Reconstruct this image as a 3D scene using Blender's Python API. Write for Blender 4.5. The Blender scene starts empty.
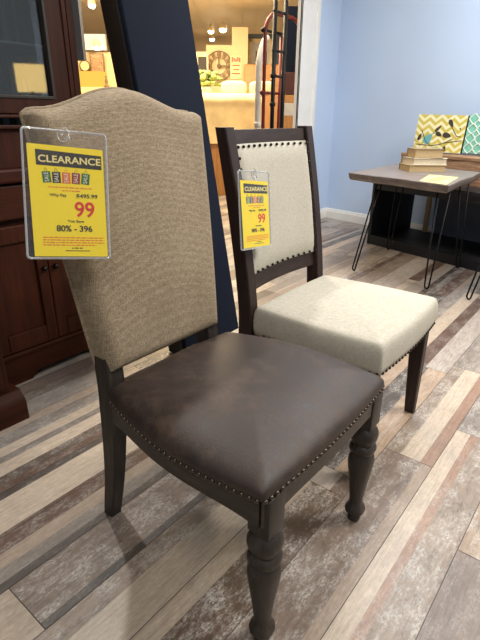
import bpy, bmesh, math, random
from mathutils import Vector, Matrix
random.seed(7)
SC = bpy.context.scene
COL = SC.collection
PI = math.pi
R = math.radians

# ------------------------------------------------------------------ camera
FPX, PIT, ROL, AZ, CH = 482.0, R(22.83), R(0.47), R(51.5), 1.12
cp, sp, cr, sr = math.cos(PIT), math.sin(PIT), math.cos(ROL), math.sin(ROL)
M0 = Matrix(((cr, -sr, 0), (sr, cr, 0), (0, 0, 1))) @ Matrix(((1, 0, 0), (0, -sp, -cp), (0, cp, -sp)))
WM = Matrix(((math.sin(AZ), -math.cos(AZ), 0), (math.cos(AZ), math.sin(AZ), 0), (0, 0, 1)))
CM = M0 @ WM.transposed()
CAMP = Vector((0, 0, CH))
cam = bpy.data.cameras.new('camera')
camo = bpy.data.objects.new('camera', cam)
COL.objects.link(camo)
cam.sensor_fit = 'VERTICAL'
cam.sensor_height = 36
cam.sensor_width = 27
cam.lens = FPX * 36 / 640
cam.clip_start = 0.02
rt, dn, fw = Vector(CM[0]), Vector(CM[1]), Vector(CM[2])
camo.matrix_world = Matrix(((rt.x, -dn.x, -fw.x, CAMP.x), (rt.y, -dn.y, -fw.y, CAMP.y), (rt.z, -dn.z, -fw.z, CAMP.z), (0, 0, 0, 1)))
SC.camera = camo

FWD = Vector((-math.cos(AZ), math.sin(AZ), 0))
RGT = Vector((math.sin(AZ), math.cos(AZ), 0))
HEAD = PI / 2 - AZ                      # z rotation that turns +Y to the camera heading


def ray(x, y):
    return CM.transposed() @ Vector(((x - 240) / FPX, (y - 320) / FPX, 1))


def at(x, y, Z):
    d = ray(x, y)
    return CAMP + d * ((Z - CH) / d.z)


def atd(x, y, D):
    """point at distance D along the heading: (right offset, z)"""
    d = ray(x, y)
    p = d * (D / d.dot(FWD))
    return p.dot(RGT), p.z + CH


def wpos(r, D, z=0.0):
    p = RGT * r + FWD * D
    return (p.x, p.y, z)


# ------------------------------------------------------------------ materials
def lin(c):
    return tuple(((v / 255) / 12.92 if v / 255 <= .04045 else ((v / 255 + .055) / 1.055) ** 2.4) for v in c) + (1.0,)


MATS = {}


class NT:
    def __init__(s, name):
        s.m = bpy.data.materials.new(name)
        s.m.use_nodes = True
        s.t = s.m.node_tree
        s.t.nodes.clear()
        s.out = s.n('ShaderNodeOutputMaterial')

    def n(s, typ, **kw):
        nd = s.t.nodes.new(typ)
        for k, v in kw.items():
            if k.startswith('_'):
                setattr(nd, k[1:], v)
            else:
                nd.inputs[k.replace('__', ' ')].default_value = v
        return nd

    def l(s, a, b):
        s.t.links.new(a, b)

    def coord(s, scale=(1, 1, 1), kind='Object', rot=(0, 0, 0)):
        tc = s.n('ShaderNodeTexCoord')
        mp = s.n('ShaderNodeMapping')
        mp.inputs['Scale'].default_value = scale
        mp.inputs['Rotation'].default_value = rot
        s.l(tc.outputs[kind], mp.inputs['Vector'])
        return mp.outputs[0]

    def noise(s, vec, scale, detail=4, rough=.55):
        nd = s.n('ShaderNodeTexNoise', Scale=scale, Detail=detail, Roughness=rough)
        s.l(vec, nd.inputs['Vector'])
        return nd.outputs['Fac']

    def ramp(s, fac, stops):
        nd = s.n('ShaderNodeValToRGB')
        e = nd.color_ramp.elements
        while len(e) < len(stops):
            e.new(.5)
        for el, (p, c) in zip(e, stops):
            el.position = p
            el.color = c
        s.l(fac, nd.inputs[0])
        return nd.outputs[0]

    def mix(s, a, b, fac, mode='MIX'):
        nd = s.n('ShaderNodeMix')
        nd.data_type = 'RGBA'
        nd.blend_type = mode
        for v, i in ((fac, 0), (a, 6), (b, 7)):
            if hasattr(v, 'is_linked'):
                s.l(v, nd.inputs[i])
            else:
                nd.inputs[i].default_value = v
        return nd.outputs[2]

    def math(s, op, a, b=0.0):
        nd = s.n('ShaderNodeMath')
        nd.operation = op
        for v, i in ((a, 0), (b, 1)):
            if hasattr(v, 'is_linked'):
                s.l(v, nd.inputs[i])
            else:
                nd.inputs[i].default_value = v
        return nd.outputs[0]

    def bsdf(s, col, rough=.6, bump=None, bstr=.3, bdist=.002, metal=0.0, **kw):
        b = s.n('ShaderNodeBsdfPrincipled')
        if hasattr(col, 'is_linked'):
            s.l(col, b.inputs['Base Color'])
        else:
            b.inputs['Base Color'].default_value = col
        if hasattr(rough, 'is_linked'):
            s.l(rough, b.inputs['Roughness'])
        else:
            b.inputs['Roughness'].default_value = rough
        b.inputs['Metallic'].default_value = metal
        for k, v in kw.items():
            b.inputs[k.replace('__', ' ')].default_value = v
        if bump is not None:
            bp = s.n('ShaderNodeBump', Strength=bstr, Distance=bdist)
            s.l(bump, bp.inputs['Height'])
            s.l(bp.outputs[0], b.inputs['Normal'])
        s.l(b.outputs[0], s.out.inputs[0])
        return b


def plain(name, rgb, rough=.6, metal=0.0, var=.12, scale=8, bstr=0.0, spec=.5):
    k = NT(name)
    c = k.coord()
    f = k.noise(c, scale)
    base = lin(rgb)
    dark = tuple(v * (1 - var) for v in base[:3]) + (1,)
    lite = tuple(min(1, v * (1 + var)) for v in base[:3]) + (1,)
    col = k.ramp(f, [(.3, dark), (.7, lite)])
    k.bsdf(col, rough, f if bstr else None, bstr, metal=metal, Specular__IOR__Level=spec)
    MATS[name] = k.m
    return k.m


def wood(name, c_dark, c_mid, c_lite, axis='z', rough=.5, scale=1.0, bstr=.25, spec=.5):
    k = NT(name)
    st = {'x': (2, 22, 22), 'y': (22, 2, 22), 'z': (22, 22, 2)}[axis]
    v = k.coord(tuple(a * scale for a in st))
    f = k.noise(v, 2.2, 6, .65)
    g = k.noise(k.coord(tuple(a * scale * 4 for a in st)), 2.0, 3, .6)
    h = k.math('ADD', k.math('MULTIPLY', f, .7), k.math('MULTIPLY', g, .3))
    col = k.ramp(h, [(.3, lin(c_dark)), (.5, lin(c_mid)), (.72, lin(c_lite))])
    k.bsdf(col, rough, h, bstr, .002, Specular__IOR__Level=spec)
    MATS[name] = k.m
    return k.m


def weave(name, c_dark, c_mid, c_lite, pitch=.0032, rough=.9, wav=.16, bst=.35):
    k = NT(name)
    v = k.coord()
    warp = k.n('ShaderNodeTexNoise', Scale=60.0, Detail=2.0)
    k.l(v, warp.inputs['Vector'])
    vv = k.n('ShaderNodeVectorMath')
    vv.operation = 'MULTIPLY_ADD'
    k.l(warp.outputs['Color'], vv.inputs[0])
    vv.inputs[1].default_value = (.0016, .0016, .0016)
    k.l(v, vv.inputs[2])
    w = []
    for d in ('Y', 'Z', 'X'):
        t = k.n('ShaderNodeTexWave', Scale=1.0 / pitch / 3.14, Distortion=.6)
        t.bands_direction = d
        k.l(vv.outputs[0], t.inputs['Vector'])
        w.append(t.outputs['Fac'])
    s1 = k.noise(k.coord((70, 70, 460)), 1.0, 3, .7)
    s2 = k.noise(k.coord((460, 460, 70)), 1.0, 3, .7)
    big = k.noise(v, 5, 3)
    h = k.math('MULTIPLY', k.math('ADD', k.math('MAXIMUM', w[0], w[2]), w[1]), .5)
    m = k.math('ADD', k.math('MULTIPLY', k.math('ADD', s1, s2), .42), k.math('MULTIPLY', h if bst > .2 else s2, wav))
    m = k.math('ADD', m, k.math('MULTIPLY', k.math('SUBTRACT', big, .5), .12))
    col = k.ramp(m, [(.36, lin(c_dark)), (.5, lin(c_mid)), (.64, lin(c_lite))])
    k.bsdf(col, rough, h if bst > .2 else s1, bst, .0008)
    MATS[name] = k.m
    return k.m


def leather():
    k = NT('brown_leather')
    v = k.coord()
    big = k.noise(v, 7, 5, .7)
    mid = k.noise(v, 28, 5, .7)
    f = k.math('ADD', k.math('MULTIPLY', big, .6), k.math('MULTIPLY', mid, .4))
    col = k.ramp(f, [(.3, lin((38, 28, 24))), (.5, lin((50, 38, 32))), (.68, lin((72, 56, 46)))])
    vo = k.n('ShaderNodeTexVoronoi', Scale=260.0)
    k.l(v, vo.inputs['Vector'])
    h = k.math('ADD', k.math('MULTIPLY', vo.outputs['Distance'], .25), k.math('MULTIPLY', mid, .6))
    ro = k.ramp(mid, [(.3, (.50, .50, .50, 1)), (.7, (.64, .64, .64, 1))])
    k.bsdf(col, ro, h, .22, .003)
    MATS['brown_leather'] = k.m


def floor_mat():
    k = NT('floor_boards')
    at_ = k.n('ShaderNodeAttribute')
    at_.attribute_name = 'board'
    vid = k.n('ShaderNodeAttribute')
    vid.attribute_name = 'boardid'
    base = at_.outputs['Color']
    tc = k.n('ShaderNodeTexCoord')
    add = k.n('ShaderNodeVectorMath')
    add.operation = 'ADD'
    k.l(tc.outputs['Object'], add.inputs[0])
    k.l(vid.outputs['Vector'], add.inputs[1])

    def mp(scale):
        m = k.n('ShaderNodeMapping')
        m.inputs['Scale'].default_value = scale
        k.l(add.outputs[0], m.inputs['Vector'])
        return m.outputs[0]
    grain = k.noise(mp((80, 5.0, 1)), 1.6, 7, .72)
    fine = k.noise(mp((300, 22, 1)), 1.5, 4, .75)
    blot = k.noise(mp((46, 22, 1)), 1.4, 8, .8)
    col = k.mix(base, k.mix(base, (.52, .49, .47, 1), 1.0, 'MULTIPLY'), k.ramp(grain, [(.44, (0, 0, 0, 1)), (.72, (.7, .7, .7, 1))]))
    col = k.mix(col, k.mix(col, (1.5, 1.49, 1.48, 1), 1.0, 'MULTIPLY'), k.ramp(blot, [(.46, (0, 0, 0, 1)), (.66, (.55, .55, .55, 1))]))
    col = k.mix(col, k.mix(col, (.62, .60, .58, 1), 1.0, 'MULTIPLY'), k.ramp(fine, [(.52, (0, 0, 0, 1)), (.70, (.5, .5, .5, 1))]))
    wear = k.noise(mp((15, 6, 1)), 1.3, 9, .78)
    sp_ = k.noise(mp((70, 34, 1)), 2.2, 6, .8)
    wm = k.math('MULTIPLY', k.ramp(wear, [(.46, (0, 0, 0, 1)), (.58, (1, 1, 1, 1))]), k.ramp(sp_, [(.42, (0, 0, 0, 1)), (.56, (1, 1, 1, 1))]))
    wm = k.math('MULTIPLY', wm, vid.outputs['Alpha'])
    col = k.mix(col, lin((204, 199, 191)), k.math('MULTIPLY', wm, .72))
    dk = k.noise(mp((24, 9, 3)), 1.1, 9, .8)
    dm = k.math('MULTIPLY', k.ramp(dk, [(.52, (0, 0, 0, 1)), (.62, (1, 1, 1, 1))]), vid.outputs['Alpha'])
    col = k.mix(col, lin((92, 80, 71)), k.math('MULTIPLY', dm, .62))
    h = k.math('ADD', grain, k.math('MULTIPLY', fine, .5))
    k.bsdf(col, .42, h, .12, .001)
    MATS['floor_boards'] = k.m


def wall_paint(name, rgb, bump=.25):
    k = NT(name)
    v = k.coord()
    f = k.noise(v, 90, 3, .6)
    b = k.noise(v, .9, 2)
    c = lin(rgb)
    col = k.ramp(b, [(.3, tuple(x * .96 for x in c[:3]) + (1,)), (.7, tuple(min(1, x * 1.04) for x in c[:3]) + (1,))])
    k.bsdf(col, .55, f, bump, .002)
    MATS[name] = k.m


def clear_plastic(name, gl=.10, tint=(1, 1, 1, 1), diff=.05):
    k = NT(name)
    t = k.n('ShaderNodeBsdfTransparent')
    t.inputs[0].default_value = tint
    g = k.n('ShaderNodeBsdfGlossy', Roughness=.03)
    d = k.n('ShaderNodeBsdfDiffuse')
    d.inputs[0].default_value = (.9, .9, .9, 1)
    m1 = k.n('ShaderNodeMixShader', Fac=gl)
    k.l(t.outputs[0], m1.inputs[1])
    k.l(g.outputs[0], m1.inputs[2])
    m2 = k.n('ShaderNodeMixShader', Fac=diff)
    k.l(m1.outputs[0], m2.inputs[1])
    k.l(d.outputs[0], m2.inputs[2])
    k.l(m2.outputs[0], k.out.inputs[0])
    MATS[name] = k.m


def emit(name, rgb, strength):
    k = NT(name)
    e = k.n('ShaderNodeEmission', Strength=strength)
    e.inputs[0].default_value = lin(rgb)
    k.l(e.outputs[0], k.out.inputs[0])
    MATS[name] = k.m


weave('linen', (102, 86, 66), (139, 122, 98), (172, 155, 129))
weave('cream_cloth', (168, 162, 147), (186, 180, 165), (202, 197, 182), .0022, .9, .12, .10)
leather()
floor_mat()
wood('grey_brown_wood', (24, 20, 16), (44, 37, 30), (70, 60, 49), 'z', .5)
wood('grey_brown_wood_rail', (27, 22, 18), (48, 40, 33), (72, 62, 51), 'x', .5)
wood('espresso_wood', (28, 18, 16), (44, 30, 26), (60, 43, 37), 'z', .5, 1.0, .25, .3)
wood('espresso_wood_rail', (32, 22, 19), (50, 37, 32), (68, 52, 45), 'y', .5, 1.0, .25, .3)
wood('cherry_wood', (36, 14, 4), (56, 23, 8), (76, 35, 13), 'z', .55, .5, .25, .2)
wood('cherry_wood_flat', (37, 15, 5), (58, 24, 9), (78, 36, 14), 'y', .55, .5, .25, .2)
wood('dark_board', (24, 18, 13), (40, 31, 23), (58, 46, 34), 'z', .6)
wood('slab_wood', (92, 82, 78), (128, 117, 112), (158, 147, 140), 'x', .4, .7)
wood('slab_edge', (40, 32, 29), (70, 58, 52), (104, 90, 82), 'x', .7)
wood('rustic_brown', (84, 56, 38), (150, 114, 84), (196, 160, 126), 'x', .8, .8, .9)
wood('tan_wood', (150, 100, 50), (186, 132, 74), (208, 158, 98), 'z', .6)
plain('bronze_nail', (92, 82, 72), .3, .85)
plain('dark_nail', (44, 34, 30), .4, .7)
plain('tag_yellow', (250, 222, 20), .5, 0, .02)
plain('tag_black', (40, 34, 28), .5, 0, .05)
plain('tag_cream', (244, 226, 150), .5, 0, .02)
plain('tag_red', (214, 40, 28), .5, 0, .02)
plain('tag_green', (36, 104, 44), .5, 0, .05)
plain('tag_orange', (226, 108, 34), .5, 0, .05)
plain('tag_maroon', (150, 44, 36), .5, 0, .05)
plain('tag_white', (240, 236, 220), .5, 0, .02)
clear_plastic('acrylic', .035, (.985, .985, .985, 1), .006)
clear_plastic('acrylic_rim', .3, (.9, .9, .9, 1), .22)
clear_plastic('cabinet_glass', .14, (.75, .8, .8, 1), .006)
wall_paint('blue_paint', (197, 214, 237))
wall_paint('white_paint', (226, 224, 220), .1)
wall_paint('cream_paint', (208, 184, 142), .1)
wall_paint('cream_ceiling', (244, 230, 200), .1)
wall_paint('slate_paint', (66, 74, 86), .1)
wall_paint('ceiling_paint', (232, 230, 226), .1)
plain('trim_white', (238, 234, 226), .5, 0, .03)
plain('navy_leather', (20, 26, 40), .8, 0, .22, 160, .25, .12)
plain('black_metal', (22, 22, 24), .4, .6)
plain('black_paint', (26, 27, 30), .5, 0, .15)
plain('slate_panel', (78, 84, 98), .6)
plain('red_metal', (104, 26, 20), .4, .2)
plain('maroon_wood', (74, 32, 24), .5)
plain('white_tube', (200, 196, 190), .4)
plain('rubber', (24, 24, 24), .8)
plain('page_tan', (196, 170, 126), .85, 0, .15, 200)
plain('page_white', (222, 208, 180), .85, 0, .12, 200)
plain('book_tan', (172, 152, 118), .7)
plain('book_pale', (214, 202, 176), .7)
plain('book_brown', (150, 130, 98), .7)
plain('canvas_edge', (60, 56, 46), .8)
plain('leaf_dark', (62, 54, 46), .8)
plain('bird_teal', (112, 176, 178), .8)
plain('grass_green', (150, 190, 60), .8)
plain('lattice_white', (226, 234, 222), .8)
plain('teal_canvas', (122, 190, 168), .8, 0, .2, 12)
plain('bedspread', (232, 206, 150), .85, 0, .1, 6, .4)
plain('pillow_pale', (214, 200, 164), .85, 0, .08)
plain('plant_green', (120, 136, 76), .8, 0, .4, 20)
plain('orange_leather', (176, 128, 82), .6)
plain('grey_panel', (96, 94, 92), .6)
plain('clock_dark', (104, 82, 54), .6)
plain('clock_face', (226, 198, 142), .7)
plain('sign_red', (210, 70, 56), .6)
plain('sign_cream', (216, 194, 150), .6)
plain('carton_white', (206, 202, 196), .7)
plain('pic_mid', (150, 116, 84), .7, 0, .7, 30)
plain('green_reflection', (24, 40, 36), .4)  # colour of the painted reflections behind the cabinet glass
plain('knob_metal', (40, 32, 26), .35, .8)
emit('bulb', (255, 232, 190), 14)
emit('shade_glow', (255, 216, 140), 2.6)
emit('lamp_bench_glow', (255, 196, 84), .75)


def chevron():
    k = NT('chevron_canvas')
    tc = k.n('ShaderNodeTexCoord')
    sx = k.n('ShaderNodeSeparateXYZ')
    k.l(tc.outputs['Object'], sx.inputs[0])
    tri = k.math('PINGPONG', sx.outputs['X'], .055)
    v = k.math('ADD', sx.outputs['Y'], k.math('MULTIPLY', tri, .8))
    s = k.math('PINGPONG', v, .03)
    n = k.noise(k.coord((30, 30, 30)), 2, 4)
    f = k.math('ADD', k.math('GREATER_THAN', s, .015), k.math('MULTIPLY', k.math('SUBTRACT', n, .5), .5))
    col = k.ramp(f, [(.1, lin((206, 188, 84))), (.9, lin((236, 230, 186)))])
    k.bsdf(col, .8)
    MATS['chevron_canvas'] = k.m


chevron()

# ------------------------------------------------------------------ mesh helpers


def new(name, bm, mat, parent=None, smooth=False, angle=None):
    bmesh.ops.recalc_face_normals(bm, faces=bm.faces)
    me = bpy.data.meshes.new(name)
    bm.to_mesh(me)
    bm.free()
    me.materials.append(MATS[mat] if isinstance(mat, str) else mat)
    if smooth:
        for p in me.polygons:
            p.use_smooth = True
        if angle:
            me.set_sharp_from_angle(angle=R(angle))
    o = bpy.data.objects.new(name, me)
    COL.objects.link(o)
    if parent:
        o.parent = parent
    return o


def thing(name, label, cat, loc=(0, 0, 0), rotz=0.0, group=None):
    o = bpy.data.objects.new(name, None)
    o.empty_display_size = .05
    COL.objects.link(o)
    o.location = loc
    o.rotation_euler = (0, 0, rotz)
    return tag(o, label, cat, group)


def tag(o, label, cat, group=None):
    o['label'] = label
    o['category'] = cat
    if group:
        o['group'] = group
    return o


def structure(o):
    o['kind'] = 'structure'
    return o


def box(bm, x0, x1, y0, y1, z0, z1, bev=0.0, seg=2):
    t = bmesh.new()
    bmesh.ops.create_cube(t, size=1)
    for v in t.verts:
        v.co = Vector(((x0 + x1) / 2 + v.co.x * (x1 - x0), (y0 + y1) / 2 + v.co.y * (y1 - y0), (z0 + z1) / 2 + v.co.z * (z1 - z0)))
    if bev:
        bmesh.ops.bevel(t, geom=t.edges[:], offset=bev, segments=seg, profile=.5, affect='EDGES')
    merge(bm, t)
    return bm


def merge(bm, t, mtx=None):
    if mtx is not None:
        t.transform(mtx)
    me = bpy.data.meshes.new('tmp')
    t.to_mesh(me)
    t.free()
    bm.from_mesh(me)
    bpy.data.meshes.remove(me)


def B(*a, **k):
    return box(bmesh.new(), *a, **k)


def tube(bm, pts, rad, seg=10, closed=False):
    pts = [Vector(p) for p in pts]
    n = len(pts)
    rads = rad if isinstance(rad, (list, tuple)) else [rad] * n
    rings = []
    up = None
    for i, p in enumerate(pts):
        a = pts[i - 1] if (i > 0 or closed) else p
        b = pts[(i + 1) % n] if (i < n - 1 or closed) else p
        t = (b - a).normalized()
        if up is None:
            up = t.orthogonal().normalized()
        else:
            up = (up - t * up.dot(t)).normalized()
        s = t.cross(up)
        rings.append([bm.verts.new(p + (up * math.cos(2 * PI * k / seg) + s * math.sin(2 * PI * k / seg)) * rads[i]) for k in range(seg)])
    m = n if closed else n - 1
    for i in range(m):
        r0, r1 = rings[i], rings[(i + 1) % n]
        for k in range(seg):
            bm.faces.new((r0[k], r0[(k + 1) % seg], r1[(k + 1) % seg], r1[k]))
    if not closed:
        bm.faces.new(rings[0][::-1])
        bm.faces.new(rings[-1])
    return bm


def lathe(bm, prof, cx=0, cy=0, seg=24, sq=2.0):
    """prof: list of (r, z); sq>2 makes the section squarish"""
    rings = []
    for r, z in prof:
        ring = []
        for k in range(seg):
            a = 2 * PI * k / seg
            c, s = math.cos(a), math.sin(a)
            q = (abs(c) ** sq + abs(s) ** sq) ** (-1 / sq)
            ring.append(bm.verts.new((cx + r * q * c, cy + r * q * s, z)))
        rings.append(ring)
    for a, b in zip(rings, rings[1:]):
        for k in range(seg):
            bm.faces.new((a[k], a[(k + 1) % seg], b[(k + 1) % seg], b[k]))
    bm.faces.new(rings[0][::-1])
    bm.faces.new(rings[-1])
    return bm


def loft(bm, secs):
    rings = [[bm.verts.new(p) for p in s] for s in secs]
    n = len(rings[0])
    for a, b in zip(rings, rings[1:]):
        for k in range(n):
            bm.faces.new((a[k], a[(k + 1) % n], b[(k + 1) % n], b[k]))
    bm.faces.new(rings[0][::-1])
    bm.faces.new(rings[-1])
    return bm


def prism(bm, poly, f0, f1):
    """poly 2D points, f0/f1 map (a,b)->3D for the two caps"""
    a = [bm.verts.new(f0(*p)) for p in poly]
    b = [bm.verts.new(f1(*p)) for p in poly]
    n = len(poly)
    bm.faces.new(a[::-1])
    bm.faces.new(b)
    for k in range(n):
        bm.faces.new((a[k], a[(k + 1) % n], b[(k + 1) % n], b[k]))
    return bm


def sphere(bm, c, r, u=12, v=8, sc=(1, 1, 1)):
    t = bmesh.new()
    bmesh.ops.create_uvsphere(t, u_segments=u, v_segments=v, radius=r)
    for w in t.verts:
        w.co = Vector((w.co.x * sc[0] + c[0], w.co.y * sc[1] + c[1], w.co.z * sc[2] + c[2]))
    merge(bm, t)
    return bm


def post(bm, path, wx, wy, cham=.004):
    """square post along (x,y,z) path; wx, wy lists of half sizes"""
    secs = []
    for (x, y, z), a, b in zip(path, wx, wy):
        c = min(cham, a * .4, b * .4)
        secs.append([(x - a + c, y - b, z), (x + a - c, y - b, z), (x + a, y - b + c, z), (x + a, y + b - c, z),
                     (x + a - c, y + b, z), (x - a + c, y + b, z), (x - a, y + b - c, z), (x - a, y - b + c, z)])
    return loft(bm, secs)


def catmull(pts, n=8):
    out = []
    P = [pts[0]] + list(pts) + [pts[-1]]
    for i in range(1, len(P) - 2):
        p0, p1, p2, p3 = [Vector(P[i + j]) for j in (-1, 0, 1, 2)]
        for k in range(n):
            t = k / n
            out.append(.5 * ((2 * p1) + (p2 - p0) * t + (2 * p0 - 5 * p1 + 4 * p2 - p3) * t * t + (3 * p1 - p0 - 3 * p2 + p3) * t ** 3))
    out.append(Vector(pts[-1]))
    return out


def copy_nail(src, pts, parent, name='nail'):
    me = src.data
    for p in pts:
        o = bpy.data.objects.new(name, me)
        COL.objects.link(o)
        o.parent = parent
        o.location = p


def spaced(poly, step, off=0.0):
    out = []
    acc = step - off
    for a, b in zip(poly, poly[1:]):
        a, b = Vector(a), Vector(b)
        L = (b - a).length
        d = acc
        while d < L:
            out.append(a + (b - a) * (d / L))
            d += step
        acc = d - L
    return out


def chaikin(poly, it=2):
    for _ in range(it):
        q = []
        n = len(poly)
        for i in range(n):
            a, b = Vector(poly[i]), Vector(poly[(i + 1) % n])
            q += [a * .75 + b * .25, a * .25 + b * .75]
        poly = q
    return poly


def seat_outline(xf, wf, xb, wb, bs, bf, n=22):
    """closed polyline: front edge, right side, back, left side (x forward)"""
    def seg(a, b, bul, nrm):
        r = []
        for i in range(n):
            t = i / n
            k = bul * math.sin(PI * t)
            r.append(Vector((a[0] + (b[0] - a[0]) * t + nrm[0] * k, a[1] + (b[1] - a[1]) * t + nrm[1] * k)))
        return r
    c = [(xf, -wf), (xf, wf), (xb, wb), (xb, -wb)]
    p = seg(c[0], c[1], bf, (1, 0)) + seg(c[1], c[2], bs, (0, 1)) + seg(c[2], c[3], .008, (-1, 0)) + seg(c[3], c[0], bs, (0, -1))
    return chaikin(p, 2)


def cushion(outline, prof, morph=0.0):
    """prof list of (scale, z); inner rings blend towards an ellipse when morph > 0"""
    bm = bmesh.new()
    cx = sum(p[0] for p in outline) / len(outline)
    cy = sum(p[1] for p in outline) / len(outline)
    ex_ = max(abs(p[0] - cx) for p in outline)
    ey_ = max(abs(p[1] - cy) for p in outline)
    rings = []
    for s, z in prof:
        ring = []
        for p in outline:
            dx, dy = p[0] - cx, p[1] - cy
            q = math.hypot(dx / ex_, dy / ey_)
            f = 1 + morph * (1 - min(1, s) ** 3.5) * (1.0 / q - 1)
            ring.append(bm.verts.new((cx + dx * s * f, cy + dy * s * f, z)))
        rings.append(ring)
    n = len(outline)
    for a, b in zip(rings, rings[1:]):
        for k in range(n):
            bm.faces.new((a[k], a[(k + 1) % n], b[(k + 1) % n], b[k]))
    bm.faces.new(rings[-1])
    bm.faces.new(rings[0][::-1])
    if morph:
        inner = [v for r_ in rings[7:] for v in r_]
        for _ in range(14):
            bmesh.ops.smooth_vert(bm, verts=inner, factor=.5, use_axis_x=False, use_axis_y=False, use_axis_z=True)
    return bm


def rail_strip(pts, th, z0f, z1):
    """vertical board along 2D pts with thickness th to the inside (left of travel)"""
    bm = bmesh.new()
    n = len(pts)
    secs = []
    for i, p in enumerate(pts):
        a, b = pts[max(0, i - 1)], pts[min(n - 1, i + 1)]
        t = (Vector(b) - Vector(a)).normalized()
        nn = Vector((-t.y, t.x))
        q = Vector(p) + nn * th
        z0 = z0f(i / (n - 1))
        secs.append([(p[0], p[1], z0), (p[0], p[1], z1), (q.x, q.y, z1), (q.x, q.y, z0)])
    return loft(bm, secs)


# ------------------------------------------------------------------ floor
def pal(n):
    return {'cream': (192, 183, 168), 'cream2': (180, 170, 155), 'beige': (168, 155, 141), 'taupe': (134, 123, 113), 'dtaupe': (84, 74, 67),
            'red': (96, 76, 66), 'rtan': (158, 132, 114), 'lgrey': (166, 161, 155), 'grey': (132, 127, 122), 'dgrey': (80, 74, 70),
            'dbrown': (94, 79, 67), 'mauve': (132, 120, 111), 'tan': (166, 149, 130), 'weath': (144, 133, 121)}[n]


# key boards near the camera: plank row start -> list of (y0, y1, [(x0, x1, colour, wear)])
P = .1725
X0 = -1.003
KEY = {
    6: [(-2, .2, [(0, 1, 'grey', .6)]), (.2, 1.171, [(0, 1, 'mauve', .35)]), (1.171, 2.2, [(0, 1, 'tan', .8)]), (2.2, 3.3, [(0, .5, 'grey', .8), (.5, 1, 'dtaupe', .4)])],
    5: [(-2, .5, [(0, 1, 'taupe', .6)]), (.5, 1.171, [(0, 1, 'mauve', .35)]), (1.171, 2.2, [(0, 1, 'tan', .8)]), (2.2, 3.3, [(0, 1, 'grey', .8)])],
    4: [(-2, .35, [(0, 1, 'taupe', .6)]), (.35, 1.761, [(0, .30, 'cream', .1), (.30, .46, 'rtan', .6), (.46, 1, 'weath', 1)]), (1.761, 2.7, [(0, .6, 'grey', 1), (.6, 1, 'lgrey', .6)]), (2.7, 3.6, [(0, .4, 'cream2', .3), (.4, 1, 'red', .5)])],
    3: [(-2, .3, [(0, 1, 'taupe', .8)]), (.3, 1.477, [(0, .8, 'mauve', 1), (.8, 1, 'beige', .3)]), (1.477, 2.3, [(0, .33, 'weath', 1), (.33, .75, 'cream', .1), (.75, 1, 'rtan', .1)]), (2.3, 3.1, [(0, .55, 'grey', .7), (.55, 1, 'lgrey', .4)])],
    2: [(-2, .4, [(0, 1, 'weath', .9)]), (.4, 1.15, [(0, .32, 'cream2', .2), (.32, 1, 'dbrown', 1)]), (1.15, 1.25, [(0, .7, 'lgrey', 0), (.7, 1, 'dbrown', .3)]), (1.25, 2.2, [(0, .5, 'dgrey', .8), (.5, 1, 'tan', .5)]), (2.2, 3.4, [(0, .4, 'red', .4), (.4, 1, 'lgrey', .6)])],
    1: [(-2, 1.3, [(0, .36, 'weath', 1), (.36, 1, 'cream', .15)]), (1.3, 2.4, [(0, .5, 'dgrey', .6), (.5, 1, 'tan', .4)]), (2.4, 3.5, [(0, .5, 'grey', .6), (.5, 1, 'cream2', .3)])],
    0: [(-2, .316, [(0, 1, 'cream2', .3)]), (.316, 1.3, [(0, .86, 'mauve', .9), (.86, 1, 'dgrey', .2)]), (1.3, 2.4, [(0, .4, 'dtaupe', .5), (.4, 1, 'weath', .8)])],
    -1: [(-2, 1.15, [(0, .32, 'red', .5), (.32, .6, 'beige', .2), (.6, .84, 'grey', .3), (.84, 1, 'dgrey', .2)]), (1.15, 2.3, [(0, .5, 'taupe', .5), (.5, 1, 'beige', .3)])],
    -2: [(-2, 1.05, [(0, .17, 'dgrey', .3), (.17, .92, 'cream', .1), (.92, 1, 'red', .3)]), (1.05, 2.1, [(0, .5, 'dtaupe', .5), (.5, 1, 'cream2', .2)])],
    -3: [(-2, 1.2, [(0, .18, 'grey', .5), (.18, .55, 'cream2', .2), (.55, .8, 'dtaupe', .6), (.8, 1, 'red', .4)]), (1.2, 2.2, [(0, .4, 'lgrey', .4), (.4, 1, 'dtaupe', .4)])],
    -4: [(-2, 1.3, [(0, .3, 'beige', .3), (.3, .7, 'grey', .7), (.7, 1, 'cream2', .3)])],
    -5: [(-2, 1.4, [(0, .4, 'taupe', .4), (.4, 1, 'lgrey', .5)])],
}
bm = bmesh.new()
cl = bm.loops.layers.float_color.new('board')
il = bm.loops.layers.float_color.new('boardid')
rnd = random.Random(21)


def board(x0, x1, y0, y1, rgb, wear, ids):
    vs = [bm.verts.new(c) for c in ((x0, y0, 0), (x1, y0, 0), (x1, y1, 0), (x0, y1, 0))]
    f = bm.faces.new(vs)
    rgb = (rgb[0] * .97, rgb[1] * .935, rgb[2] * .91)
    for lp in f.loops:
        lp[cl] = lin(rgb)
        lp[il] = (ids[0], ids[1], 0, wear)


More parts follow.
